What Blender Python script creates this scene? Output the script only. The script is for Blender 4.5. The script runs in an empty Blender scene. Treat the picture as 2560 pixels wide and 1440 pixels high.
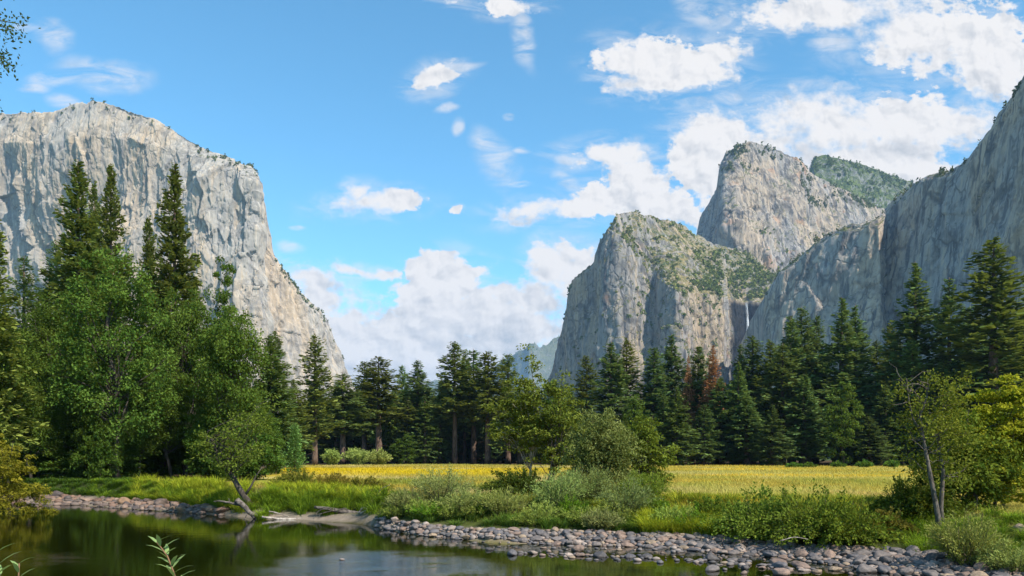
import bpy, math
import numpy as np
from math import radians, sin, cos, pi
from mathutils import Vector

# ------------------------------------------------------------------ camera, world, sun
SC = bpy.context.scene
F, H0, HC = 2000.0, 1142.0, 3.2          # focal length and horizon row for a 2560 px wide frame, eye height above the river
cam_d = bpy.data.cameras.new('camera'); cam = bpy.data.objects.new('camera', cam_d)
SC.collection.objects.link(cam)
cam.location = (0, 0, HC); cam.rotation_euler = (radians(90), 0, 0)
cam_d.sensor_width = 36; cam_d.lens = 36 * F / 2560; cam_d.shift_y = (H0 - 720) / 2560
cam_d.clip_start = 0.2; cam_d.clip_end = 40000
SC.camera = cam
SUN_EL = radians(43)
SUN_H = Vector((0.74, -0.67)).normalized()
SUN = Vector((SUN_H.x * cos(SUN_EL), SUN_H.y * cos(SUN_EL), sin(SUN_EL)))
sd = bpy.data.lights.new('sun', 'SUN'); so = bpy.data.objects.new('sun', sd); SC.collection.objects.link(so)
sd.energy = 5.0; sd.angle = radians(0.5); sd.color = (1.0, 0.91, 0.78)
so.rotation_euler = SUN.to_track_quat('Z', 'Y').to_euler(); so.location = (200, -100, 300)
SC.view_settings.view_transform = 'Standard'; SC.view_settings.look = 'None'
SC.view_settings.exposure = 0.7; SC.view_settings.gamma = 1
SKY_STRENGTH = 0.11
cy = SC.cycles
cy.use_denoising = True; cy.use_adaptive_sampling = True; cy.adaptive_threshold = 0.012
cy.max_bounces = 6; cy.diffuse_bounces = 3; cy.glossy_bounces = 3; cy.transmission_bounces = 3
cy.volume_bounces = 0; cy.transparent_max_bounces = 8; cy.caustics_reflective = False; cy.caustics_refractive = False

class G:
    """small helper for node trees"""
    def __init__(s, tree): s.t = tree; tree.nodes.clear()
    def n(s, typ, ins=None, **props):
        nd = s.t.nodes.new(typ)
        for k, v in props.items(): setattr(nd, k, v)
        for k, v in (ins or {}).items():
            sock = nd.inputs[k]
            if isinstance(v, bpy.types.NodeSocket): s.t.links.new(v, sock)
            else: sock.default_value = v
        return nd
    def m(s, op, a, b=None, c=None, clamp=False):
        ins = {0: a}
        if b is not None: ins[1] = b
        if c is not None: ins[2] = c
        return s.n('ShaderNodeMath', ins, operation=op, use_clamp=clamp).outputs[0]
    def v(s, op, a, b=None):
        ins = {0: a}
        if b is not None: ins[1] = b
        nd = s.n('ShaderNodeVectorMath', ins, operation=op)
        return nd.outputs['Value'] if op in ('LENGTH', 'DOT_PRODUCT') else nd.outputs[0]
    def ss(s, x, a, b):
        return s.n('ShaderNodeMapRange', {0: x, 1: a, 2: b, 3: 0.0, 4: 1.0}, interpolation_type='SMOOTHSTEP').outputs[0]
    def mix(s, f, a, b, blend='MIX'):
        nd = s.n('ShaderNodeMix', data_type='RGBA', blend_type=blend, clamp_factor=True)
        for sock, v in ((nd.inputs[0], f), (nd.inputs[6], a), (nd.inputs[7], b)):
            if isinstance(v, bpy.types.NodeSocket): s.t.links.new(v, sock)
            else: sock.default_value = v if sock == nd.inputs[0] or len(v) == 4 else (*v, 1)
        return nd.outputs[2]
    def noise(s, vec, scale, detail=4, rough=0.55, color=False, dist=0.0):
        nd = s.n('ShaderNodeTexNoise', {'Vector': vec, 'Scale': scale, 'Detail': detail, 'Roughness': rough, 'Distortion': dist})
        return nd.outputs['Color' if color else 'Fac']
    def scale(s, vec, sc):
        return s.v('MULTIPLY', vec, sc)

# ---- sky: Nishita background with cumulus mixed in, laid out by direction
# blobs: azimuth / elevation centre and radii (in thousandths of the frame units), turn, weight
CLOUDS = [(2330,85,300,95,12,1),(2470,165,170,90,25,.95),(2110,25,260,50,-4,.95),(1960,45,130,28,-10,.6),(1770,25,80,40,35,.42),(2080,110,60,25,0,.3),
 (1680,165,150,70,8,1),(1590,155,95,38,0,.9),(1790,130,75,35,-10,.75),(1560,205,60,30,0,.6),(1830,245,40,18,0,.35),(1710,215,50,25,0,.7),
 (1800,345,110,85,0,1),(1770,420,90,75,0,.95),(2030,285,75,65,0,1.1),(2090,330,130,100,0,1.1),(1950,345,120,85,0,.95),(2290,325,220,85,0,.9),
 (2400,310,140,70,0,.85),(2160,410,250,80,0,1),(2300,440,130,45,0,.9),(1890,480,160,100,0,1),(2160,235,60,22,0,.4),
 (1590,455,95,55,10,1.05),(1520,385,120,34,-4,.75),(1420,395,40,16,0,.45),(1385,530,135,34,-4,.95),(1500,500,90,42,0,.85),(1650,520,110,50,0,.9),(1720,545,80,40,0,.7),(1620,375,35,18,0,.35),(1440,460,60,20,30,.4),
 (925,508,115,32,-5,1.0),(890,482,42,32,0,1.0),(985,495,50,24,0,.95),(840,510,45,20,0,.8),(1140,524,19,11,0,.8),(1090,197,60,30,-12,.95),(1150,170,50,14,0,.35),(1118,271,24,11,0,.5),(1265,10,70,22,0,.75),
 (1305,90,26,90,-18,.27),(1215,375,32,50,-25,.5),(1250,420,40,60,-30,.3),(1140,6,45,12,0,.6),(1300,385,25,9,0,.4),(1145,320,14,20,0,.3),(1270,295,12,10,0,.3),(1970,85,18,20,0,.35),(1300,470,30,8,0,.35),
 (260,185,110,36,8,.55),(160,190,90,18,-5,.5),(130,92,50,34,35,.27),(155,255,36,20,20,.4),(90,215,40,14,0,.3),(310,195,50,26,30,.58),(60,68,40,12,0,.22),
 (890,668,112,17,7,.85),(800,700,120,38,16,.75),(735,620,32,14,12,.5),(740,570,20,7,0,.25),
 (800,750,90,55,20,1),(860,860,140,130,0,1.2),(1110,690,80,60,0,1.05),(1065,730,90,40,0,.9),(1180,680,50,20,-15,.6),(1360,680,52,62,0,1.1),(1330,760,140,60,0,1),(1265,745,70,40,0,.95),(1200,800,240,75,0,1.1),
 (1050,885,320,120,0,1.2),(1280,840,220,100,0,1.1),(1450,655,80,28,-12,.7),(1430,720,90,90,0,1.0),(980,920,360,90,0,1.1),(1200,940,360,80,0,1.1)]
GREYS = [(960,765,150,30,6,.6),(1160,835,230,45,4,.95),(1350,790,110,50,0,.8),(1050,930,260,40,0,.65),(1300,880,190,36,0,.75),(1180,790,90,30,20,.4),(2250,395,200,30,0,.35),(2420,130,150,40,0,.25),(1620,180,100,25,0,.25),(1700,545,80,25,0,.3),(820,705,90,20,16,.5),(1400,830,120,50,0,.8)]
world = bpy.data.worlds.new('World'); SC.world = world; world.use_nodes = True
g = G(world.node_tree)
sky = g.n('ShaderNodeTexSky', sky_type='NISHITA', sun_disc=False, sun_elevation=SUN_EL, sun_rotation=math.atan2(SUN.x, SUN.y),
          altitude=1200, air_density=1.0, dust_density=0.35, ozone_density=1.6)
d = g.n('ShaderNodeTexCoord').outputs['Generated']
sep = g.n('ShaderNodeSeparateXYZ', {0: d})
dy = g.m('MAXIMUM', sep.outputs[1], 0.12)
P = g.n('ShaderNodeCombineXYZ', {0: g.m('MULTIPLY_ADD', g.m('DIVIDE', sep.outputs[0], dy), F/1000, 1.28),
                                 1: g.m('MULTIPLY_ADD', g.m('DIVIDE', sep.outputs[2], dy), -F/1000, H0/1000), 2: 0.0}).outputs[0]
def warp(P, sc, amp, det):
    c = g.noise(P, sc, det, 0.55, color=True)
    return g.v('ADD', P, g.scale(g.v('SUBTRACT', c, (.5,.5,.5)), (amp, amp*.8, 0)))
PW = warp(warp(P, 3.2, .09, 3), 15, .045, 5)
def field(P, blobs, mul):
    acc = None
    for (cx, cyy, rx, ry, rot, w) in blobs:
        mp = g.n('ShaderNodeMapping', {0: P, 1: (cx/1000, cyy/1000, 0), 2: (0, 0, radians(rot)), 3: (rx*mul/1000, ry*mul/1000, 1)}, vector_type='TEXTURE').outputs[0]
        f = g.m('MULTIPLY_ADD', g.v('LENGTH', mp), -w, w)
        acc = f if acc is None else g.m('MAXIMUM', acc, f)
    return acc
SOLID = [c for c in CLOUDS if c[5] >= .6]; WISPS = [c for c in CLOUDS if c[5] < .6]
fld = g.m('MAXIMUM', field(PW, SOLID, 1.34), -0.6)
fld_sun = g.m('MAXIMUM', field(g.v('ADD', PW, (.035, -.050, 0)), SOLID, 1.34), -0.6)
fldw = g.m('MAXIMUM', field(warp(P, 5, .10, 4), [(a_, b_, c_, d_, e_, 1.0) for a_, b_, c_, d_, e_, f_ in WISPS], 1.5), 0.0)
fb = g.noise(g.scale(P, (1, 1.25, 1)), 9, 9, .6)
fb2 = g.noise(g.scale(P, (1, 1.5, 1)), 30, 7, .6)
dens = g.m('ADD', fld, g.m('ADD', g.m('MULTIPLY_ADD', fb, 1.5, -.76), g.m('MULTIPLY_ADD', fb2, .95, -.475)))
mask = g.ss(dens, .08, g.m('MULTIPLY_ADD', g.ss(g.noise(P, 2.6, 3, .5), .40, .64), .60, .28))
st_ = g.noise(g.n('ShaderNodeMapping', {0: P, 2: (0, 0, radians(-14)), 3: (7, 22, 1)}, vector_type='POINT').outputs[0], 1.0, 7, .62, dist=.8)
wisp = g.m('MULTIPLY', g.m('MULTIPLY', g.ss(fld, -.45, .3), g.ss(st_, .40, .70)), .45)
wisp = g.m('MAXIMUM', wisp, g.m('MULTIPLY', g.m('MULTIPLY', g.ss(fldw, .02, .75), g.ss(st_, .30, .62)), .62))
mask = g.m('MAXIMUM', mask, wisp)
mask = g.m('MULTIPLY', mask, g.ss(sep.outputs[1], .14, .3))
# other clouds away from the view so that the dome is consistent all round
other = g.m('MULTIPLY', g.ss(g.noise(d, 2.6, 7, .6), .55, .68), g.ss(sep.outputs[1], .45, .15))
mask = g.m('MAXIMUM', mask, g.m('MULTIPLY', other, g.ss(sep.outputs[2], .02, .12)))
# billow modelling: difference of a cloud noise sampled towards the sun
bl1 = g.noise(PW, 11, 6, .55); bl2 = g.noise(g.v('ADD', PW, (.016, -.020, 0)), 11, 6, .55)
b3 = g.noise(PW, 27, 5, .55); b4 = g.noise(g.v('ADD', PW, (.007, -.009, 0)), 27, 5, .55)
bil = g.m('ADD', g.m('SUBTRACT', bl2, bl1), g.m('MULTIPLY', g.m('SUBTRACT', b4, b3), .55))
grey = g.m('MULTIPLY', g.m('MAXIMUM', field(PW, GREYS, 1.3), 0.0), .65)
fbl = g.m('MULTIPLY', g.ss(g.noise(g.scale(P, (1, 1.8, 1)), 4.5, 6, .55), .40, .68), g.ss(dens, .35, 1.0))
shsun = g.m('MULTIPLY', g.ss(g.m('SUBTRACT', fld_sun, fld), -.04, .30), g.ss(dens, .2, .7))
shade = g.m('ADD', g.m('MULTIPLY', shsun, .26), g.m('ADD', g.m('MULTIPLY', grey, g.m('MULTIPLY_ADD', fb, 1.3, .3)), g.m('ADD', g.m('MULTIPLY', bil, 2.2), g.m('MULTIPLY', fbl, .12))), clamp=True)
ccol = g.mix(shade, (.90, .88, .87), (.48, .52, .58))
skyc = g.v('MULTIPLY', g.n('ShaderNodeHueSaturation', {'Hue': .485, 'Saturation': 1.1, 'Value': 1.2, 'Color': sky.outputs[0]}).outputs[0], (.79, 1.09, 1.17))
b1 = g.n('ShaderNodeBackground', {0: skyc, 1: SKY_STRENGTH}); b2 = g.n('ShaderNodeBackground', {0: ccol, 1: .655})
mx = g.n('ShaderNodeMixShader', {0: mask, 1: b1.outputs[0], 2: b2.outputs[0]})
g.n('ShaderNodeOutputWorld', {0: mx.outputs[0]})
world.cycles.sampling_method = 'MANUAL'; world.cycles.sample_map_resolution = 512

# ------------------------------------------------------------------ helpers
COL = SC.collection
def RNG(s): return np.random.default_rng(s)
def hash3(i, j, k, seed):
    h = (i.astype(np.uint32)*np.uint32(374761393) + j.astype(np.uint32)*np.uint32(668265263) + k.astype(np.uint32)*np.uint32(2147483647) + np.uint32((seed*974711 + 12345) & 0xffffffff))
    h = (h ^ (h >> np.uint32(13))) * np.uint32(1274126177); h ^= h >> np.uint32(16)
    h = h * np.uint32(2246822519); h ^= h >> np.uint32(15)
    return h.astype(np.float64) / 4294967295.0
def vnoise(P, seed=0):
    P = np.asarray(P, float); i = np.floor(P).astype(np.int64); f = P - i; f = f*f*f*(f*(f*6-15)+10)
    i = i & 0xffffff; r = 0
    for a in (0, 1):
        wa = f[..., 0] if a else 1 - f[..., 0]
        for b in (0, 1):
            wb = wa * (f[..., 1] if b else 1 - f[..., 1])
            for c in (0, 1):
                r = r + wb * (f[..., 2] if c else 1 - f[..., 2]) * hash3(i[..., 0]+a, i[..., 1]+b, i[..., 2]+c, seed)
    return r * 2 - 1
def fbm(P, octv=4, seed=0, gain=.5):
    P = np.asarray(P, float); r = 0; a = 1.0
    for o in range(octv):
        r = r + a*vnoise(P*(2.03**o) + 17.3*o, seed+o); a *= gain
    return r
def ridged(P, octv=4, seed=0, gain=.5):
    P = np.asarray(P, float); r = 0; a = 1.0
    for o in range(octv):
        r = r + a*(1 - 2*np.abs(vnoise(P*(2.03**o) + 11.7*o, seed+o))); a *= gain
    return r
def facets(P, seed):
    """tilted planes, one per random cell: reads as fractured rock"""
    sh = P.shape[:-1]; P = np.asarray(P, float).reshape(-1, 3); ip = np.floor(P).astype(np.int64); best = np.full(len(P), 1e9); val = np.zeros(len(P))
    for a in (-1, 0, 1):
        for b in (-1, 0, 1):
            for c in (-1, 0, 1):
                i, j, k = [(ip[:, q]+o) & 0xffffff for q, o in ((0, a), (1, b), (2, c))]
                h = [hash3(i, j, k, seed+n) for n in (1, 2, 3, 4, 5, 6)]
                d = P-(ip+np.array([a, b, c]))-np.stack(h[:3], -1); dd = (d*d).sum(1)
                v = (h[3]-.5)*1.1 + d[:, 0]*(h[4]-.5)*1.7 + d[:, 2]*(h[5]-.5)*1.2 + d[:, 1]*(h[3]-h[4])
                m = dd < best; best = np.where(m, dd, best); val = np.where(m, v, val)
    return val.reshape(sh)
def sstep(x, a, b):
    t = np.clip((x-a)/(b-a), 0, 1); return t*t*(3-2*t)
def mesh(name, V, faces, mat, smooth=False, tint=None, col=None):
    """faces: list of int arrays, each (n,3) or (n,4)"""
    me = bpy.data.meshes.new(name); V = np.ascontiguousarray(V, np.float32)
    me.vertices.add(len(V)); me.vertices.foreach_set('co', V.ravel())
    faces = [np.asarray(f, np.int32) for f in faces if len(f)]
    li = np.concatenate([f.ravel() for f in faces]); tot = np.concatenate([np.full(len(f), f.shape[1], np.int32) for f in faces])
    st = np.concatenate([[0], np.cumsum(tot)[:-1]]).astype(np.int32)
    me.loops.add(len(li)); me.loops.foreach_set('vertex_index', li)
    me.polygons.add(len(tot)); me.polygons.foreach_set('loop_start', st)
    if smooth: me.polygons.foreach_set('use_smooth', np.ones(len(tot), bool))
    if tint is not None:
        at = me.attributes.new('tint', 'FLOAT', 'POINT'); at.data.foreach_set('value', np.ascontiguousarray(tint, np.float32))
    if col is not None:
        at = me.attributes.new('tone', 'FLOAT_COLOR', 'POINT'); c4 = np.ones((len(V), 4), np.float32); c4[:, :3] = col
        at.data.foreach_set('color', c4.ravel())
    me.update(calc_edges=True)
    if mat: me.materials.append(mat)
    return me
def link(name, me, parent=None, loc=None, color=None):
    o = bpy.data.objects.new(name, me); COL.objects.link(o)
    if parent is not None: o.parent = parent
    if loc is not None: o.location = loc
    if color is not None: o.color = (*color, 1)
    return o
def tag(o, label=None, cat=None, group=None, kind=None):
    if label: o['label'] = label
    if cat: o['category'] = cat
    if group: o['group'] = group
    if kind: o['kind'] = kind
    return o
class MB:
    """collects pieces into one mesh"""
    def __init__(s): s.V = []; s.Q = []; s.T = []; s.t = []; s.n = 0
    def add(s, V, Q=None, T=None, tint=None):
        V = np.asarray(V, float)
        if Q is not None and len(Q): s.Q.append(np.asarray(Q)+s.n)
        if T is not None and len(T): s.T.append(np.asarray(T)+s.n)
        s.V.append(V); s.t.append(np.full(len(V), .5) if tint is None else np.broadcast_to(tint, (len(V),))); s.n += len(V)
    def tube(s, pts, rad, sides=6, tint=None):
        pts = np.asarray(pts, float); n = len(pts); rad = np.broadcast_to(np.asarray(rad, float), (n,))
        tg = np.gradient(pts, axis=0); tg /= np.linalg.norm(tg, axis=1)[:, None] + 1e-9
        ref = np.array([1., 0, 0]) if abs(tg[0, 0]) < .8 else np.array([0, 1., 0])
        a = np.cross(tg, ref); a /= np.linalg.norm(a, axis=1)[:, None] + 1e-9; b = np.cross(tg, a)
        th = np.arange(sides)/sides*2*pi
        V = pts[:, None] + rad[:, None, None]*(np.cos(th)[None, :, None]*a[:, None] + np.sin(th)[None, :, None]*b[:, None])
        V = V.reshape(-1, 3); k = np.arange(n-1)[:, None]*sides; j = np.arange(sides)[None]
        Q = np.stack([k+j, k+(j+1) % sides, k+sides+(j+1) % sides, k+sides+j], -1).reshape(-1, 4)
        V = np.vstack([V, pts[:1], pts[-1:]]); c0, c1 = n*sides, n*sides+1; jj = np.arange(sides)
        T = np.vstack([np.stack([np.full(sides, c0), (jj+1) % sides, jj], -1), np.stack([np.full(sides, c1), (n-1)*sides+jj, (n-1)*sides+(jj+1) % sides], -1)])
        s.add(V, Q, T, tint)
    def leaves(s, C, D, S, L, W, tint):
        """pointed leaf quads: centre C, along D, across S"""
        C, D, S = (np.asarray(x, float) for x in (C, D, S)); n = len(C)
        L = np.broadcast_to(L, (n,))[:, None]; W = np.broadcast_to(W, (n,))[:, None]
        V = np.stack([C - D*L*.5, C + S*W*.5 + D*L*.05, C + D*L*.5, C - S*W*.5 + D*L*.05], 1).reshape(-1, 3)
        s.add(V, np.arange(4*n).reshape(n, 4), None, np.repeat(np.broadcast_to(tint, (n,)), 4))
    def mesh(s, name, mat, smooth=False):
        return mesh(name, np.vstack(s.V), [np.vstack(s.Q) if s.Q else np.zeros((0, 4), int), np.vstack(s.T) if s.T else np.zeros((0, 3), int)], mat, smooth, np.concatenate(s.t))
def unit(v): return v/(np.linalg.norm(v, axis=-1, keepdims=True)+1e-9)
def rand_dirs(r, n): return unit(r.normal(size=(n, 3)))
def perp(D, r):
    return unit(np.cross(D, rand_dirs(r, len(D))))
def world_pt(px, py, D): return np.array([(px-1280)/F*D, D, HC+(H0-py)/F*D])

# ------------------------------------------------------------------ materials
def mat(name):
    m = bpy.data.materials.new(name); m.use_nodes = True
    return m, G(m.node_tree)
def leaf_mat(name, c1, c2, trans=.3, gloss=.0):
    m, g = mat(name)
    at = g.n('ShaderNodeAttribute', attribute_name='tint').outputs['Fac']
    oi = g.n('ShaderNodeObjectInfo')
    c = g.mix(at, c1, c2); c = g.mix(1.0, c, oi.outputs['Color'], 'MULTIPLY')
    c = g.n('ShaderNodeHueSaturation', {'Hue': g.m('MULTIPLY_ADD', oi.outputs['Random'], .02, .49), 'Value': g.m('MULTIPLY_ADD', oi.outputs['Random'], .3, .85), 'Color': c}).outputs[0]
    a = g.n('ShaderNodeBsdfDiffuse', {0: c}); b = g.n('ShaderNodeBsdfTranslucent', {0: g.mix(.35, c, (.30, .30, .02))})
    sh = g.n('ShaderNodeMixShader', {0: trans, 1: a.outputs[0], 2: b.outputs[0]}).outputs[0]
    if gloss:
        gl = g.n('ShaderNodeBsdfGlossy', {0: (1, 1, 1, 1), 'Roughness': .45})
        sh = g.n('ShaderNodeMixShader', {0: gloss, 1: sh, 2: gl.outputs[0]}).outputs[0]
    g.n('ShaderNodeOutputMaterial', {0: sh}); return m
def bark_mat(name, c1, c2, sc=(6, 6, 1.2)):
    m, g = mat(name); p = g.n('ShaderNodeTexCoord').outputs['Object']
    n = g.noise(g.scale(p, sc), 1.5, 5, .65)
    c = g.mix(g.ss(n, .35, .65), c1, c2)
    bp = g.n('ShaderNodeBump', {'Height': n, 'Strength': .6, 'Distance': .05})
    b = g.n('ShaderNodeBsdfPrincipled', {'Base Color': c, 'Roughness': .9, 'Normal': bp.outputs[0]}); b.inputs['Specular IOR Level'].default_value = .15
    g.n('ShaderNodeOutputMaterial', {0: b.outputs[0]}); return m
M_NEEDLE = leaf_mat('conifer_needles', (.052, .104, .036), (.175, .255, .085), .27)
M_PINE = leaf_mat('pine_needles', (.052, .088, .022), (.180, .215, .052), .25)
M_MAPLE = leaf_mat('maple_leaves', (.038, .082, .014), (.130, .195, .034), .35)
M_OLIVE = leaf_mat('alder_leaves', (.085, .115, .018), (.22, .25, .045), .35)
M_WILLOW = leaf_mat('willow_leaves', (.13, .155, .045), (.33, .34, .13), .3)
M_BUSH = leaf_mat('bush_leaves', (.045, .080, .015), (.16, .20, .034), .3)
M_YELLOWLEAF = leaf_mat('yellow_green_leaves', (.18, .22, .014), (.42, .42, .035), .42)  # bright yellow green leaf colour of the right edge tree
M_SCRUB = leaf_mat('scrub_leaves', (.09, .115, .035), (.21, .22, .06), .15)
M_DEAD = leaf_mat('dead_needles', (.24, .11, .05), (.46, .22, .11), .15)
M_BARK = bark_mat('conifer_bark', (.05, .035, .028), (.15, .10, .075), (3, 3, .5))
M_DARKBARK = bark_mat('broadleaf_bark', (.03, .025, .02), (.09, .075, .06))
M_PALEBARK = bark_mat('pale_bark', (.16, .14, .11), (.38, .35, .30), (8, 8, 3))
M_GREYBARK = bark_mat('grey_bark', (.05, .043, .036), (.14, .12, .10), (8, 8, 3))
M_DRIFT = bark_mat('weathered_wood', (.16, .13, .11), (.42, .37, .32), (5, 5, 5))
M_LOG = bark_mat('old_log', (.05, .042, .036), (.17, .145, .125), (5, 5, 5))

def grass_mat():
    m, g = mat('grass_blades'); at = g.n('ShaderNodeAttribute', attribute_name='tone').outputs['Color']
    a = g.n('ShaderNodeBsdfDiffuse', {0: at}); b = g.n('ShaderNodeBsdfTranslucent', {0: at})
    g.n('ShaderNodeOutputMaterial', {0: g.n('ShaderNodeMixShader', {0: .35, 1: a.outputs[0], 2: b.outputs[0]}).outputs[0]}); return m
M_GRASS = grass_mat()

def rock_mat(name, base, tan, dark, tan_amt=.5, veg=None, recess_shade=None, vegc=((.06, .085, .03), (.16, .15, .06)), streak=1.0, rust=0.0, s=1.0):
    m, g = mat(name); geo = g.n('ShaderNodeNewGeometry'); p = geo.outputs['Position']
    n_big = g.noise(g.scale(p, (1/160*s, 1/160*s, 1/420*s)), 1, 5, .55)
    n_str = g.noise(g.scale(p, (1/16*s, 1/16*s, 1/330*s)), 1, 6, .6)
    n_str2 = g.noise(g.scale(p, (1/6*s, 1/6*s, 1/120*s)), 1, 5, .6)
    n_blk = g.noise(p, 1/38*s, 6, .65)
    c = g.mix(g.m('MULTIPLY', g.ss(n_big, .42, .62), tan_amt), base, tan)
    c = g.mix(g.m('MULTIPLY', g.ss(n_str, .52, .66), .75*tan_amt), c, tuple(min(1, x*1.12) for x in tan))
    c = g.mix(g.m('MULTIPLY', g.ss(n_str, .48, .36), .85*streak), c, dark)
    c = g.mix(g.m('MULTIPLY', g.ss(n_str2, .56, .68), .6), c, tuple(min(.75, x*1.5) for x in base))
    c = g.mix(g.m('MULTIPLY', g.ss(n_str2, .44, .33), .6*streak), c, dark)
    c = g.mix(g.m('MULTIPLY', g.ss(n_blk, .50, .36), .55), c, tuple(x*.45 for x in base))
    wp = g.v('ADD', p, g.scale(g.v('SUBTRACT', g.noise(p, 1/45*s, 3, .6, color=True), (.5, .5, .5)), (26/s, 26/s, 40/s)))
    def crack(sx, sz, w0, w1, rot):
        mp = g.n('ShaderNodeMapping', {0: wp, 2: (0, radians(rot), 0), 3: (s/sx, s/sx, s/sz)}, vector_type='POINT').outputs[0]
        vo = g.n('ShaderNodeTexVoronoi', {'Vector': mp, 'Scale': 1.0}, feature='DISTANCE_TO_EDGE').outputs['Distance']
        return g.ss(vo, w1, w0)
    k1 = crack(70, 150, .008, .075, 14); k2 = crack(24, 52, .01, .10, -22)
    km = g.ss(g.noise(p, 1/90*s, 3, .5), .38, .60); km2 = g.ss(g.noise(p, 1/60*s, 3, .5), .62, .42)
    ck = g.m('MAXIMUM', g.m('MULTIPLY', k1, km), g.m('MULTIPLY', g.m('MULTIPLY', k2, km2), .75))
    c = g.mix(g.m('MULTIPLY', ck, .65*streak), c, tuple(x*.5 for x in dark))
    if rust: c = g.mix(g.m('MULTIPLY', g.ss(g.noise(g.scale(p, (1/70, 1/70, 1/60)), 1, 4, .5), .60, .70), rust), c, (.46, .25, .14))
    if veg is not None:
        nz = g.n('ShaderNodeSeparateXYZ', {0: geo.outputs['True Normal']}).outputs[2]
        nv = g.noise(p, 1/55*s, 7, .68); nv2 = g.noise(p, 1/14*s, 4, .6)
        f = g.ss(g.m('ADD', nz, g.m('MULTIPLY_ADD', nv, 2.2, -1.1)), veg, veg+.16)
        c = g.mix(g.m('MULTIPLY', f, .92), c, g.mix(g.ss(nv2, .4, .62), *vegc))
    if recess_shade:      # shade of the fall's recess, painted into the rock colour
        sx_ = g.n('ShaderNodeSeparateXYZ', {0: p}); dx_ = g.m('ABSOLUTE', g.m('SUBTRACT', g.m('ADD', sx_.outputs[0], g.m('MULTIPLY_ADD', n_str, 60.0, -30.0)), recess_shade[0]))
        f = g.m('MULTIPLY', g.m('MULTIPLY', g.ss(dx_, recess_shade[1], recess_shade[1]*.7), g.ss(sx_.outputs[2], recess_shade[3]+12, recess_shade[3]-10)), g.ss(sx_.outputs[1], recess_shade[2]-25, recess_shade[2]+25))
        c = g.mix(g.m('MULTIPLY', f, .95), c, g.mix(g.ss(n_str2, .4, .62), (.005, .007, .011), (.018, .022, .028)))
    hgt = g.m('SUBTRACT', g.m('ADD', g.m('MULTIPLY', n_str2, .5), n_blk), g.m('MULTIPLY', ck, .8))
    bp = g.n('ShaderNodeBump', {'Height': hgt, 'Strength': .6, 'Distance': 5/s})
    b = g.n('ShaderNodeBsdfDiffuse', {0: c, 'Roughness': .6, 'Normal': bp.outputs[0]})
    g.n('ShaderNodeOutputMaterial', {0: b.outputs[0]}); return m

# ------------------------------------------------------------------ terrain
WL = np.array([(-1500,1262),(0,1257),(200,1263),(400,1277),(520,1285),(640,1297),(760,1301),(900,1307),(960,1322),(1060,1340),(1250,1356),(1500,1365),(1700,1374),(1900,1389),(2100,1413),(2560,1484),(3600,1620)], float)
BW = np.array([(-1500,5),(350,5),(480,2.2),(560,.9),(900,1.0),(980,1.0),(1300,1.35),(1700,2.0),(2100,2.1),(2600,2.6),(3600,2.5)], float)   # gravel width
def shore(x, y):
    px = 1280 + F*x/np.maximum(y, 4.0)
    return HC*F/(np.interp(px, WL[:, 0], WL[:, 1])-H0), np.interp(px, BW[:, 0], BW[:, 1]), px
def ground_z(x, y):
    x = np.asarray(x, float); y = np.asarray(y, float)
    ds, bw, px = shore(x, y); rel = y - ds
    P2 = np.stack([x, y, np.zeros_like(x)], -1)
    wig = .5*fbm(P2/3.5, 3, 5); rel = rel + wig*np.clip(1-np.abs(rel)/8, 0, 1)
    top = .32 + .04*fbm(P2/1.2, 2, 6)
    bar = np.where(rel < 0, np.maximum(rel*.13, -1.1 - 0*rel) - .06*sstep(-rel, 0, 1) + .05*fbm(P2/.8, 2, 9), top*np.clip(rel/bw, 0, 1)**.8)
    steep = np.where(px < 950, 4.0, 6.0)
    mead = 1.2 + .07*fbm(P2/22, 3, 7) + .0009*np.clip(y-225, 0, 200)
    t = sstep(rel-bw, -.2, steep)
    z = bar*(1-t) + mead*t
    near = 1-sstep(y, 3.5, 10)
    return z*(1-near) + (1.5 + .06*fbm(P2/1.0, 2, 3))*near
ys = np.concatenate([np.linspace(-120, 2, 26)[:-1], np.linspace(2, 16, 30)[:-1], np.linspace(16, 66, 190)[:-1], np.geomspace(66, 330, 90)[:-1], np.geomspace(330, 15500, 40)])
xp = np.concatenate([np.linspace(0, 34, 110)[:-1], np.geomspace(34, 200, 60)[:-1], np.geomspace(200, 9000, 30)]); xs = np.concatenate([-xp[:0:-1], xp])
X, Y = np.meshgrid(xs, ys); Z = ground_z(X, Y)
Z = Z + np.where(Y < -20, 0, 0)
nx, ny = len(xs), len(ys); k = (np.arange(ny-1)[:, None]*nx + np.arange(nx-1)[None]).ravel()
GV = np.stack([X, Y, Z], -1).reshape(-1, 3)
ds, bw, PX = shore(X, Y); rel = Y-ds
P2 = np.stack([X, Y, 0*X], -1); nn = fbm(P2/9, 4, 21); n2 = fbm(P2/2.2, 3, 23)
def mixc(a, b, t): return np.asarray(a)*(1-t[..., None]) + np.asarray(b)*t[..., None]
def forest_edge(px): return np.interp(px, [-500, 640, 760, 1000, 1300, 1500, 2000, 2600], [40, 60, 175, 205, 200, 190, 178, 165])
gc = np.broadcast_to(np.array([.34, .27, .045]), X.shape+(3,))
gc = mixc(gc, (.40, .34, .13), sstep(nn, .0, .7))
gc = mixc(gc, (.20, .23, .04), sstep(n2-nn*.5, .2, .9)*.7)
gc = mixc(gc, (.46, .33, .025), sstep(np.sin(Y/9+nn*2.2)+n2*.4, .2, 1.1)*sstep(PX, 1700, 1000)*sstep(Y, 65, 90))
gc = mixc(gc, (.47, .39, .17), sstep(PX, 1500, 2000)*sstep(n2+nn, -.8, .8)*.6)
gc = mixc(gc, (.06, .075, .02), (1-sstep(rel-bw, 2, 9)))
fl = sstep(Y - forest_edge(PX), -3, 8)
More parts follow.
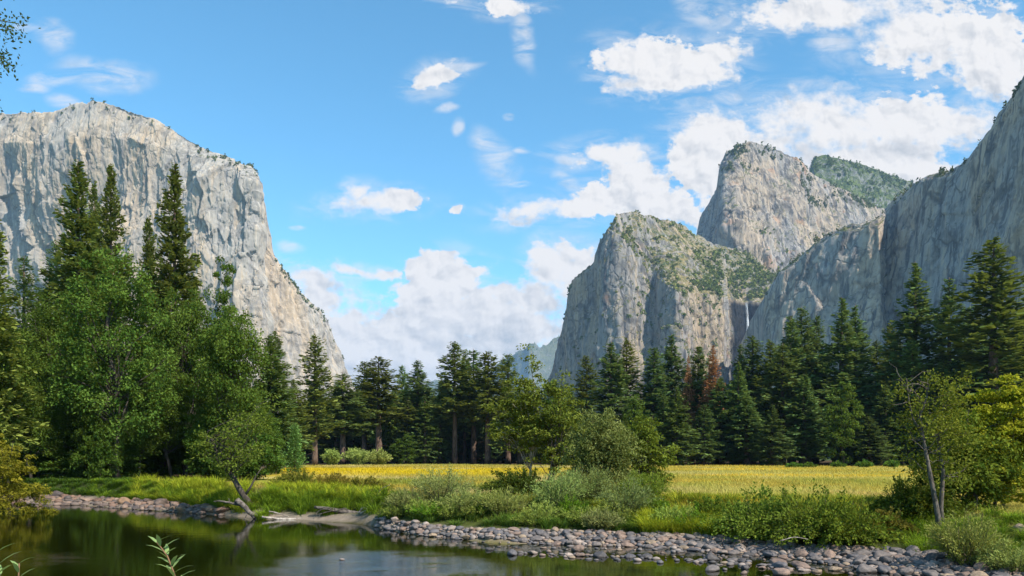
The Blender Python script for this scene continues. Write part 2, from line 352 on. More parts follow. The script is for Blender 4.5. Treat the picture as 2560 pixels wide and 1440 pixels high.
gc = mixc(gc, (.085, .06, .035), fl); gc = mixc(gc, (.035, .045, .016), sstep(PX, 420, 300)*sstep(rel-bw, -.5, .8))  # forest floor, then left bank ground colour darkened for its shade
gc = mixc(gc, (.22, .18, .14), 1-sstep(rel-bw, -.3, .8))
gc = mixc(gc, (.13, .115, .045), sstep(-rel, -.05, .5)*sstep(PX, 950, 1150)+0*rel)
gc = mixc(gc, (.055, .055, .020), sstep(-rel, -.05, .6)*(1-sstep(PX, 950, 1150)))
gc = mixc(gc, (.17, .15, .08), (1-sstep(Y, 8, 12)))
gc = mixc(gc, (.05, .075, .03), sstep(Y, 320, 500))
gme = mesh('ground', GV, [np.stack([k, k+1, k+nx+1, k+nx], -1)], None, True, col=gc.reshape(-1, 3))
m, g = mat('ground_soil'); p = g.n('ShaderNodeNewGeometry').outputs['Position']
at = g.n('ShaderNodeAttribute', attribute_name='tone').outputs['Color']
n1 = g.noise(p, 3.0, 6, .65); n2_ = g.noise(g.scale(p, (.5, .12, .5)), 1.0, 5, .6)
c = g.mix(1.0, at, g.mix(n1, (.55, .55, .55), (1.35, 1.35, 1.35)), 'MULTIPLY'); c = g.mix(1.0, c, g.mix(n2_, (.8, .8, .8), (1.2, 1.2, 1.2)), 'MULTIPLY')
bp = g.n('ShaderNodeBump', {'Height': n1, 'Strength': .6, 'Distance': .12})
g.n('ShaderNodeOutputMaterial', {0: g.n('ShaderNodeBsdfDiffuse', {0: c, 'Normal': bp.outputs[0]}).outputs[0]})
gme.materials.append(m)
tag(link('ground', gme), 'grassy meadow and gravel river bank running back to the forest floor', 'ground', kind='structure')

# river
m, g = mat('river_water'); p = g.n('ShaderNodeNewGeometry').outputs['Position']
def gust(cx, cy_, rx, ry):
    return g.ss(g.v('LENGTH', g.v('MULTIPLY', g.v('SUBTRACT', p, (cx, cy_, 0)), (1/rx, 1/ry, 0))), 1.0, .35)
patch = g.m('MULTIPLY', g.m('MAXIMUM', gust(-4.3, 23.0, 4.6, 5.0), g.m('MULTIPLY', gust(-17, 24, 6, 4), .6)), g.ss(g.noise(g.scale(p, (.5, .9, 1)), 1.0, 4, .6), .30, .58))
rip = g.m('ADD', g.m('MULTIPLY', g.noise(g.scale(p, (.9, 2.2, 1)), 1.2, 3, .5), .28), g.m('MULTIPLY', g.noise(g.scale(p, (2.2, 5.5, 1)), 2.0, 4, .6), g.m('MULTIPLY_ADD', patch, 1.5, .05)))
bp = g.n('ShaderNodeBump', {'Height': rip, 'Strength': .30, 'Distance': .045})
fr = g.n('ShaderNodeFresnel', {'IOR': 1.33, 'Normal': bp.outputs[0]})
gl = g.n('ShaderNodeBsdfGlossy', {0: (.95, .97, 1, 1), 'Roughness': .03, 'Normal': bp.outputs[0]})
tr = g.n('ShaderNodeBsdfTransparent', {0: (.42, .48, .19, 1)})
g.n('ShaderNodeOutputMaterial', {0: g.n('ShaderNodeMixShader', {0: fr.outputs[0], 1: tr.outputs[0], 2: gl.outputs[0]}).outputs[0]})
wx = np.linspace(-160, 110, 28); wy = np.linspace(4.5, 70, 20); WX, WY = np.meshgrid(wx, wy); k = (np.arange(19)[:, None]*28+np.arange(27)[None]).ravel()
river = link('river', mesh('river', np.stack([WX, WY, 0*WX], -1).reshape(-1, 3), [np.stack([k, k+1, k+29, k+28], -1)], m, True))
tag(river, 'dark calm river with small ripples and cloud reflection in front of the bank', 'river', kind='structure')

# ------------------------------------------------------------------ mountains (lofted through control lines with real distance)
def loft(name, px0, px1, npx, lines, subs, rock, label, amp=1.0, seed=1, back=(600, 1300), nsc=1.0, cols=None):
    """lines: from base to ridge, each a list of (px, row, distance)"""
    cols = np.linspace(px0, px1, npx) if cols is None else cols; npx = len(cols); L = []
    for ln in lines:
        a = np.array(ln, float); py = np.interp(cols, a[:, 0], a[:, 1]); D = np.interp(cols, a[:, 0], a[:, 2])
        z = HC+(H0-py)/F*D
        L.append(np.stack([(cols-1280)/F*D, D, z], -1))
    r = L[-1]; u = (cols-1280)/F
    for dd, f in ((back[0], .72), (back[1], 0)):
        D = r[:, 1]+dd; L.append(np.stack([r[:, 0] + u*dd*.4, D, np.maximum(r[:, 2]*f, -1.5)], -1))
    L[0][:, 2] = -1.5
    rows = []; rw = []; nl_ = len(lines)
    subs = list(subs) + [14, 10]
    for i in range(len(L)-1):
        t = np.linspace(0, 1, subs[i], endpoint=(i == len(L)-2))[:, None, None]
        rows.append(L[i][None]*(1-t) + L[i+1][None]*t)
        wr = [1.0 if q < nl_-2 else .55 if q == nl_-2 else .30 if q == nl_-1 else .6 for q in (i, i+1)]; rw.append(wr[0]*(1-t[:, 0, 0])+wr[1]*t[:, 0, 0])
    Pm = np.concatenate(rows, 0); nr = Pm.shape[0]
    gu = np.gradient(Pm, axis=1); gv = np.gradient(Pm, axis=0); N = unit(np.cross(gu, gv))
    # smooth the normals so that control lines do not crease the relief
    for _ in range(3):
        N[1:-1] = unit(N[:-2]+N[1:-1]+N[2:]); N[:, 1:-1] = unit(N[:, :-2]+N[:, 1:-1]+N[:, 2:])
    Q = Pm*nsc
    dsp = 26*fbm(Q/np.array([260, 260, 420]), 3, seed) + 13*ridged(Q/np.array([95, 95, 420]), 3, seed+10) + 5*ridged(Q/np.array([30, 30, 150]), 3, seed+20) + 2.2*fbm(Q/np.array([10, 10, 22]), 3, seed+30)
    sk = Q[..., 0:1]*np.array([0, 0, .35])
    dsp = dsp + facets((Q+sk)/np.array([105, 105, 190]), seed+40)*17 + facets((Q-sk)/np.array([38, 38, 75]), seed+41)*10 + facets(Q/np.array([15, 15, 26]), seed+42)*4.5
    dsp = dsp-dsp.mean()
    fade = sstep(Pm[..., 2], -5, 60)[..., None]
    Pm = Pm + N*(dsp*amp*np.concatenate(rw)[:, None])[..., None]*fade
    Pm[..., 2] = np.maximum(Pm[..., 2], -1.5)
    k = (np.arange(nr-1)[:, None]*npx + np.arange(npx-1)[None]).ravel()
    me = mesh(name, Pm.reshape(-1, 3), [np.stack([k, k+1, k+npx+1, k+npx], -1)], rock, False)
    o = tag(link(name, me), label, 'mountain', kind='structure')
    return o, Pm
GRAN = rock_mat('pale_granite', (.37, .345, .31), (.50, .38, .25), (.22, .22, .235), .62, veg=.92, rust=.0, streak=.6)
GRAN2 = rock_mat('grey_granite', (.28, .265, .25), (.43, .33, .215), (.085, .09, .10), .75, veg=.36, vegc=((.05, .075, .02), (.24, .19, .08)), rust=.25, recess_shade=(724, 66, 2330, 482))
GRAN4 = rock_mat('dome_granite', (.31, .29, .275), (.47, .36, .25), (.10, .105, .12), .7, veg=.60, rust=.5)
GRAN3 = rock_mat('shaded_granite', (.34, .325, .31), (.50, .39, .28), (.12, .125, .135), .8, veg=.70, rust=.15)
GRANV = rock_mat('wooded_granite', (.25, .25, .24), (.30, .26, .2), (.12, .12, .12), .4, veg=.15, vegc=((.05, .08, .02), (.13, .16, .04)))

ec_top = [(-600,340),(-200,300),(0,284),(50,281),(100,284),(140,281),(175,268),(205,259),(260,257),(300,263),(330,275),(370,290),(420,315),(470,345),(520,372),(560,391),(600,409),(630,426),(641,440),(645,500),(647,575),(660,592),(680,625),(700,660),(740,715),(770,748),(800,775),(815,800),(830,835),(850,890),(870,945),(890,1000),(930,1080)]
def ec_d(px, off):   # distance of the face, from low (0) to rim (1)
    kx = [-600, 0, 120, 230, 340, 420, 500, 600, 643, 660, 740, 870, 930]
    base = np.interp(px, kx, [2740, 2470, 2380, 2260, 2150, 2090, 2060, 2040, 2035, 2190, 2260, 2400, 2460])
    rim = np.interp(px, kx, [2700, 2380, 2300, 2220, 2190, 2170, 2160, 2150, 2140, 2290, 2370, 2490, 2560])
    return base*(1-off)+rim*off
def ec_line(f, off, extra=0):
    return [(px, py*(1-f)+1150*f, ec_d(px, off)+extra) for px, py in ec_top for px in (px,)]
kx2 = [-600, 0, 200, 330, 480, 640, 650, 930]
lip_low = [(px, py+np.interp(px, kx2, [170, 190, 230, 220, 110, 26, 24, 40]), ec_d(px, .80)) for px, py in ec_top]
lip = [(px, py+np.interp(px, kx2, [60, 70, 85, 80, 34, 8, 8, 14]), ec_d(px, .97)) for px, py in ec_top]
rid = [(px, py, ec_d(px, 1)+np.interp(px, [-600, 200, 330, 640, 930], [40, 50, 45, 18, 35])) for px, py in ec_top]
elcap, P_EC = loft('mountain', -600, 930, 700, [ec_line(1, 0, -60), ec_line(.5, .35, 0), lip_low, lip, rid], [90, 130, 50, 36], GRAN,
     'huge pale granite monolith with sheer sunlit face rising behind the left forest', .8, 3, cols=np.concatenate([np.linspace(-600, -20, 120)[:-1], np.linspace(-20, 634, 430)[:-1], np.linspace(634, 664, 70)[:-1], np.linspace(664, 930, 150)]))
c1_rid = [(1340,1010,2560),(1375,945,2510),(1385,900,2480),(1400,850,2440),(1410,800,2400),(1418,740,2365),(1430,700,2330),(1440,690,2310),(1480,665,2270),(1495,650,2240),(1510,610,2210),(1520,570,2190),(1540,535,2175),(1560,530,2200),(1600,535,2300),(1660,545,2420),(1700,560,2500),(1740,585,2560),(1790,605,2640),(1840,622,2710),(1870,635,2750),(1920,660,2790),(1990,680,2840),(2060,700,2880)]
c1_lip = [(1340,1012,2550),(1375,948,2500),(1400,855,2430),(1418,745,2355),(1440,696,2300),(1480,672,2255),(1495,658,2225),(1520,580,2175),(1545,565,2160),(1575,625,2150),(1630,688,2200),(1660,708,2120),(1690,724,2085),(1720,730,2100),(1745,733,2180),(1805,745,2215),(1818,750,2440),(1860,752,2500),(1890,752,2500),(1960,765,2500),(2060,790,2500)]
c1_base = [(1340,1150,2520),(1375,1150,2450),(1440,1150,2230),(1545,1150,2040),(1640,1150,2080),(1690,1150,1990),(1725,1150,2000),(1750,1150,2080),(1805,1150,2110),(1818,1150,2400),(1860,1150,2470),(1890,1150,2470),(2060,1150,2460)]
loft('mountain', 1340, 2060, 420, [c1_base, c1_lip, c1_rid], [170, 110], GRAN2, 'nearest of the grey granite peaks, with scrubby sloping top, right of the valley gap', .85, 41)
P_C1 = _ = None
c2_rid = [(1690,700,3500),(1735,600,3400),(1742,570,3350),(1750,540,3300),(1775,505,3180),(1800,460,3020),(1805,410,2990),(1815,385,2970),(1840,368,2950),(1880,358,2960),(1920,365,2980),(1960,380,3010),(1990,395,3030),(2010,410,3050),(2025,430,3070),(2060,455,3120),(2110,480,3180),(2160,500,3240),(2210,520,3290),(2300,560,3380),(2400,600,3480)]
def shift(ln, dpy, dd): return [(a, b+dpy(a), c+dd) for a, b, c in ln]
c2_lip = shift(c2_rid, lambda a: float(np.interp(a, [1690, 1800, 1880, 2000, 2200, 2400], [20, 40, 70, 50, 25, 20])), -50)
c2_mid = shift(c2_rid, lambda a: float(np.interp(a, [1690, 1800, 1880, 2000, 2200, 2400], [60, 170, 230, 190, 120, 100])), -170)
c2_base = [(a, 1150, c-420) for a, b, c in c2_rid]
loft('mountain', 1690, 2400, 380, [c2_base, c2_mid, c2_lip, c2_rid], [70, 90, 50], GRAN4, 'tall rounded granite spire with sunlit right shoulder standing behind the scrubby peak', .8, 77)
c3_rid = [(1960,520,4050),(2000,480,4000),(2020,440,3950),(2027,415,3920),(2035,392,3900),(2060,388,3900),(2100,396,3910),(2130,402,3920),(2180,420,3960),(2230,440,4000),(2285,458,4050),(2330,475,4100),(2440,540,4200)]
c3_lip = shift(c3_rid, lambda a: 45., -60); c3_base = [(a, 1150, c-700) for a, b, c in c3_rid]
loft('mountain', 1960, 2440, 240, [c3_base, c3_lip, c3_rid], [90, 40], GRANV, 'farthest wooded summit peeking out between granite spire and shaded cliff', .7, 93)
w_rid = [(1888,1100,1900),(1898,980,1870),(1904,830,1850),(1908,756,1835),(1914,735,1825),(1934,705,1810),(1960,672,1790),(1985,655,1775),(2010,640,1765),(2040,605,1745),(2080,582,1720),(2110,570,1700),(2150,560,1675),(2200,545,1640),(2212,522,1730),(2230,505,1720),(2270,480,1680),(2295,455,1650),(2320,445,1620),(2360,435,1580),(2385,430,1550),(2420,395,1510),(2450,350,1470),(2480,320,1430),(2510,265,1395),(2530,240,1365),(2560,180,1330),(2700,20,1200),(2900,-150,1070),(3300,-250,900),(3700,-300,800)]
w_lip = shift(w_rid, lambda a: 14., -25); w_base = [(a, 1150, c-130-float(np.interp(a, [1850, 2200, 2560], [0, 40, 60]))) for a, b, c in w_rid]
loft('mountain', 1888, 3700, 620, [w_base, w_lip, w_rid], [210, 20], GRAN3, 'long bluish cliff in shadow climbing out of the right edge', .62, 131, back=(500, 900))
FAR = rock_mat('far_granite', (.20, .20, .20), (.30, .27, .23), (.07, .08, .08), .5, veg=.1)
f_rid = [(1150,1010,11520),(1200,950,11520),(1240,915,11440),(1265,900,11360),(1290,884,11200),(1312,872,11040),(1322,856,10960),(1336,858,10960),(1350,868,11120),(1365,862,11200),(1385,846,11280),(1400,840,11360),(1440,825,11520),(1500,830,11680)]
f_base = [(a, 1150, c-1300) for a, b, c in f_rid]
loft('mountain', 1150, 1500, 200, [f_base, f_rid], [120], FAR, 'distant hazy blue mountain in the valley gap beside the grey cliff', 2.0, 151, nsc=.6)
h_rid = [(960,990,12900),(1040,972,12900),(1070,958,12750),(1090,946,12750),(1102,955,12750),(1130,968,12900),(1250,990,13050)]
loft('hill', 960, 1250, 90, [[(a, 1150, c-600) for a, b, c in h_rid], h_rid], [40], FAR, 'small blue hill seen between treetops in the middle of the valley', 1.2, 171)
# waterfall ribbon
m, g = mat('falling_water'); p = g.n('ShaderNodeNewGeometry').outputs['Position']
n = g.noise(g.scale(p, (.35, .35, .03)), 1, 5, .6)
a_ = g.n('ShaderNodeBsdfDiffuse', {0: (.75, .78, .82, 1)}); t_ = g.n('ShaderNodeBsdfTransparent', {0: (1, 1, 1, 1)})
g.n('ShaderNodeOutputMaterial', {0: g.n('ShaderNodeMixShader', {0: g.ss(n, .38, .7), 1: t_.outputs[0], 2: a_.outputs[0]}).outputs[0]})
mb = MB(); tt = np.linspace(0, 1, 24)
mb.tube(np.stack([np.full(24, (1866-1280)/F*2380)+3*np.sin(tt*5), 2380-6*tt, HC+(H0-(757+tt*190))/F*2380], -1), 2.6+4*tt, 8)
tag(link('waterfall', mb.mesh('waterfall', m, True)), 'thin white waterfall dropping down a dark recess in the cliff', 'waterfall', kind='structure')

# ------------------------------------------------------------------ tree generators
def gen_conifer(seed, h=30., R=4.5, cb=.12, p=.85, up=35, down=-18, spray=.75, dens=1.0, gap=.15, wid=.26, narrow=1.0):
    r = RNG(seed); trunk = MB(); crown = MB()
    zz = np.linspace(-.3, h, 16); lean = np.cumsum(r.normal(0, .02, (16, 2)), 0)*h*.012
    ax = lambda z: np.stack([np.interp(z, zz, lean[:, 0]), np.interp(z, zz, lean[:, 1])], -1)
    trunk.tube(np.column_stack([lean, zz]), h*.0125*(1-np.linspace(0, 1, 16)**1.1)+.02, 8)
    zl = []; z = cb*h
    while z < h*.985:
        zl.append(z); z += h*(.016*(1-.45*(z/h)))*r.uniform(.7, 1.3)
    zl = np.array(zl); nb = r.integers(4, 7, len(zl)); bz = np.repeat(zl, nb) + r.normal(0, .15, nb.sum()); n = len(bz)
    t = np.clip((bz-cb*h)/(h-cb*h), 0, 1)
    lowt = .55+.45*sstep(t, 0, .18)
    L = R*((1-t)**p*.97+.035)*lowt*r.uniform(.6, 1.12, n); L = np.where(r.random(n) < gap, L*.5, L)
    # clumpy silhouette: slow noise by height and azimuth
    az = r.uniform(0, 2*pi, n)
    L *= 1+.28*vnoise(np.stack([np.cos(az)*1.3, np.sin(az)*1.3, bz/h*14], -1), seed)
    el = np.radians(down+(up-down)*t**1.2 + r.normal(0, 7, n))
    # dead twigs below the crown
    for i in range(10):
        a = r.uniform(0, 2*pi); zb = r.uniform(.04, cb+.05)*h; ln = r.uniform(.3, 1)*R*.5; q = np.linspace(0, 1, 4)
        trunk.tube(np.stack([np.cos(a)*q*ln, np.sin(a)*q*ln, zb - .3*ln*q**1.5], -1)+np.append(ax(zb), 0), .035*(1-q)+.012, 4)
    m = np.maximum(3, (L/spray*2.6*dens).astype(int)); bi = np.repeat(np.arange(n), m); N = len(bi)
    s = r.uniform(.12, 1, N)**.75; l = L[bi]*s; A = az[bi]; e = el[bi]
    lat = r.normal(0, 1, N)*wid*L[bi]*(1.05-.75*s)*.6; d_out = np.stack([np.cos(A), np.sin(A)], -1); d_lat = np.stack([-np.sin(A), np.cos(A)], -1)
    base = ax(bz[bi])
    xy = base + d_out*(l*np.cos(e))[:, None] + d_lat*lat[:, None]
    zc = bz[bi] + l*np.sin(e) - .10*L[bi]*s*s + r.normal(0, .24, N)*np.minimum(1, L[bi]) + .03*R
    C = np.column_stack([xy, zc])
    dirv = np.column_stack([d_out*(.75+.3*r.random(N))[:, None] + d_lat*(np.sign(lat)*r.uniform(.1, .9, N))[:, None], np.sin(e)*.5 + r.normal(.10, .45, N)])
    D = unit(dirv); S = unit(np.cross(D, np.column_stack([r.normal(0, .45, N), r.normal(0, .45, N), np.ones(N)])))
    sz = spray*r.uniform(.6, 1.2, N)*(.55+.45*np.clip((1-t[bi])*2.2, 0, 1))
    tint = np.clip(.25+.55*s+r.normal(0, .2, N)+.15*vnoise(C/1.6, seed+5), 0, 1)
    crown.leaves(C, D, S, sz, sz*.5, tint)
    # leader
    return h, R, trunk, crown
def limb(r, a, b, n=6, bend=.12):
    q = np.linspace(0, 1, n)[:, None]; ln = np.linalg.norm(b-a)
    w = np.cumsum(r.normal(0, bend/ n**.5, (n, 3)), 0)*ln*.5; w -= w[-1]*q; w[0] = 0
    p = a*(1-q)+b*q + w; p[:, 2] += (np.sin(q[:, 0]*pi)*ln*.06)
    return p
def gen_broad(seed, h, ells, ncl=200, nlf=90, leaf=.22, clr=.9, flat=.55, nlimb=26, trunk_r=.22, fork=.35, aspect=.6, tr_top=None, up=.25, trunks=1, spread=.0, bias=.45):
    """ells: crown as ellipsoids (x, y, z, rx, ry, rz)"""
    r = RNG(seed); trunk = MB(); crown = MB(); E = np.array(ells, float)
    vol = E[:, 3]*E[:, 4]*E[:, 5]; ei = r.choice(len(E), ncl, p=vol/vol.sum()); e = E[ei]
    C = e[:, :3] + rand_dirs(r, ncl)*(r.random(ncl)**bias)[:, None]*e[:, 3:]
    top = np.array([E[:, 0].mean(), E[:, 1].mean(), h*.82]) if tr_top is None else np.array(tr_top)
    stems = []
    for k in range(trunks):
        a0 = np.array([r.normal(0, spread), r.normal(0, spread), -.3]) if trunks > 1 else np.array([0, 0, -.3])
        tp = top + (r.normal(0, h*.07, 3) if trunks > 1 else 0)
        pts = limb(r, a0, tp, 10, .10); stems.append(pts)
        trunk.tube(pts, trunk_r*np.linspace(1, .12, 10), 8)
    for i in r.choice(ncl, min(nlimb, ncl), replace=False):
        pts = stems[r.integers(0, trunks)]; hz = np.clip(C[i, 2]*r.uniform(fork, .8), fork*h*.5, h*.8)
        j = np.argmin(np.abs(pts[:, 2]-hz)); a = pts[j]
        q = limb(r, a, C[i], 6, .18); trunk.tube(q, trunk_r*r.uniform(.18, .38)*(1-.75*j/10)*np.linspace(1, .15, 6)+.008, 5)
    n = ncl*nlf; ci = np.repeat(np.arange(ncl), nlf); cs = r.uniform(.55, 1.25, ncl)[ci]
    off = rand_dirs(r, n)*(r.random(n)**.5)[:, None]*np.array([clr, clr, clr*flat])*cs[:, None]
    off[:, 2] -= .12*clr*(off[:, 0]**2+off[:, 1]**2)/clr**2
    Pl = C[ci]+off
    D = unit(off*np.array([1, 1, .5])/clr + r.normal(0, .55, (n, 3)) + np.array([0, 0, -up]))
    S = unit(np.cross(D, np.column_stack([r.normal(0, .55, n), r.normal(0, .55, n), np.ones(n)])))
    sz = leaf*r.uniform(.6, 1.3, n)
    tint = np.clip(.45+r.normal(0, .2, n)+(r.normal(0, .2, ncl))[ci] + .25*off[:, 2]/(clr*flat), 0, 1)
    crown.leaves(Pl, D, S, sz, sz*aspect, tint)
    return trunk, crown
def gen_shrub(seed, h, R, nst=70, nlf=45, leaf=.12, aspect=.28, droop=.25, spread=1.0, stem=.012):
    r = RNG(seed); st = MB(); lf = MB()
    az = r.uniform(0, 2*pi, nst); tilt = r.random(nst)**.7*spread; ln = h*r.uniform(.6, 1.05, nst)*(1-.28*tilt)
    b = np.column_stack([np.cos(az), np.sin(az)])*(r.random(nst)**.5*R*.35)[:, None]
    q = np.linspace(0, 1, 6)
    for i in range(nst):
        hor = R*.95*tilt[i]*q**1.3*r.uniform(.7, 1.1); z = ln[i]*(q - droop*tilt[i]*q**3)
        pts = np.column_stack([b[i, 0]+np.cos(az[i])*hor, b[i, 1]+np.sin(az[i])*hor, z-.05]) + np.vstack([[0, 0, 0], np.cumsum(r.normal(0, .02*h, (5, 3)), 0)])
        if i % 2 == 0: st.tube(pts, stem*np.linspace(1, .3, 6), 4)
        s = np.clip(r.random(nlf)**.6*1.02, 0.12, 1); C = np.stack([np.interp(s, q, pts[:, j]) for j in range(3)], -1)
        ax = unit(np.stack([np.interp(s, q, np.gradient(pts[:, j])) for j in range(3)], -1))
        D = unit(ax*.9 + rand_dirs(r, nlf)*.75); C = C + D*leaf*.6 + r.normal(0, .03*h, (nlf, 3))
        lf.leaves(C, D, perp(D, r), leaf*r.uniform(.7, 1.3, nlf), leaf*aspect*r.uniform(.8, 1.2, nlf), np.clip(.2+.5*s+r.normal(0, .2, nlf), 0, 1))
    return st, lf

# prototype meshes: (h, R, trunk, crown)
PROTO = {}
def conif(key, m_leaf=M_NEEDLE, **kw):
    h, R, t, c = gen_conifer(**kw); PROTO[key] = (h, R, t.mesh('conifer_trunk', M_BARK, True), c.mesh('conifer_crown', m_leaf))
conif('fir_a', seed=1, R=4.3, cb=.06, p=.80, spray=0.73, dens=3.15)
conif('fir_b', seed=2, R=4.0, cb=.10, p=.70, spray=0.73, dens=3.15)
conif('fir_c', seed=3, R=4.6, cb=.04, p=.95, spray=0.73, dens=3.15)
conif('fir_d', seed=4, R=3.6, cb=.16, p=.62, spray=0.68, dens=3.04)
conif('fir_e', seed=9, R=4.2, cb=.08, p=.75, spray=0.71, dens=3.15, gap=.25)
conif('pine_a', M_PINE, seed=5, R=4.2, cb=.22, p=.55, up=45, down=-12, spray=0.78, dens=2.31, gap=.34)
conif('pine_b', M_PINE, seed=6, R=3.8, cb=.28, p=.50, up=45, down=-20, spray=0.78, dens=2.21, gap=.36)
conif('pine_c', M_PINE, seed=10, R=4.0, cb=.18, p=.62, up=40, down=-15, spray=0.76, dens=2.31, gap=.30)
conif('bare_a', M_PINE, seed=7, R=4.2, cb=.40, p=.60, up=30, down=-15, spray=0.73, dens=2.73, gap=.2)
conif('bare_b', M_NEEDLE, seed=11, R=4.2, cb=.34, p=.70, up=30, down=-15, spray=0.73, dens=2.94, gap=.2)
conif('dead', M_DEAD, seed=8, R=4.0, cb=.06, p=.72, spray=0.65, dens=2.73)
conif('near_a', M_PINE, seed=21, h=34, R=5.2, cb=.10, p=.80, up=42, down=-14, spray=.78, dens=4.6, gap=.16)
conif('near_b', M_PINE, seed=22, h=34, R=4.6, cb=.10, p=.70, up=44, down=-10, spray=.76, dens=4.6, gap=.18)
conif('near_fir', M_NEEDLE, seed=23, h=30, R=4.2, cb=.05, p=.66, up=30, down=-12, spray=0.48, dens=3.23, gap=.2)
conif('sapling', M_NEEDLE, seed=24, h=5, R=1.7, cb=.04, p=.62, up=58, down=10, spray=.26, dens=1.7, gap=.1, wid=.34)
def broad(key, h, R, ells, mleaf, mbark=M_DARKBARK, **kw):
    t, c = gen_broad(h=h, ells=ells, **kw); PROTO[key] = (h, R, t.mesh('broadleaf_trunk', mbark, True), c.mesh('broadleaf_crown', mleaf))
broad('maple_a', 20, 5, [(0,0,12.5,4.6,4.2,5.2),(-.6,0,16.5,3,3,3.2),(2.6,0,9.5,2.8,3,3.2),(-2.8,-.5,9,2.6,3,3.6),(1.2,0,15,2.6,2.6,3),(0,0,6,3.6,3.4,3)], M_MAPLE, seed=31, ncl=250, nlf=110, leaf=.27, clr=1.05, flat=.78, nlimb=46, trunk_r=.34)
broad('maple_b', 16, 4.4, [(0,0,10,4,3.6,4.4),(1.6,0,12.6,2.4,2.4,2.8),(-1.8,0,11.4,2.4,2.4,3.2),(2.4,0,7,2.2,2.4,3),(-2.4,0,6,2.2,2.4,3)], M_MAPLE, seed=32, ncl=205, nlf=105, leaf=.26, clr=1.0, flat=.78, nlimb=40, trunk_r=.28)
broad('maple_c', 14, 4, [(0,0,8.5,3.6,3.4,4.6),(.6,0,11.4,2.3,2.3,2.4),(-1.8,0,7,2.4,2.4,3.2),(1.8,0,6,2.4,2.4,3.4)], M_MAPLE, seed=33, ncl=200, nlf=90, leaf=.28, clr=1.0, flat=.75, nlimb=36, trunk_r=.24)
broad('round', 14, 4.4, [(0,0,8.5,4,4,5),(1.4,0,11.5,2.4,2.4,2.4),(-2,0,7,2.6,2.6,4),(0,0,4,3.8,3.8,3.4)], M_MAPLE, seed=34, ncl=190, nlf=60, leaf=.42, clr=1.0, flat=.55, nlimb=14, trunk_r=.25)
broad('thicket', 4, 2.2, [(0,0,1.6,2,1.8,1.5),(.6,0,2.8,1.3,1.3,1.1),(-.8,0,2.2,1.3,1.3,1.2)], M_MAPLE, seed=36, ncl=90, nlf=60, leaf=.24, clr=.6, flat=.6, nlimb=12, trunk_r=.08)
broad('oak_tall', 20, 3.2, [(0,0,16.5,1.6,1.6,3.2),(0,0,12,2.6,2.6,4),(.6,0,7.5,2.8,2.8,4)], M_MAPLE, seed=35, ncl=190, nlf=90, leaf=.27, clr=.75, flat=.6, nlimb=24, trunk_r=.25)

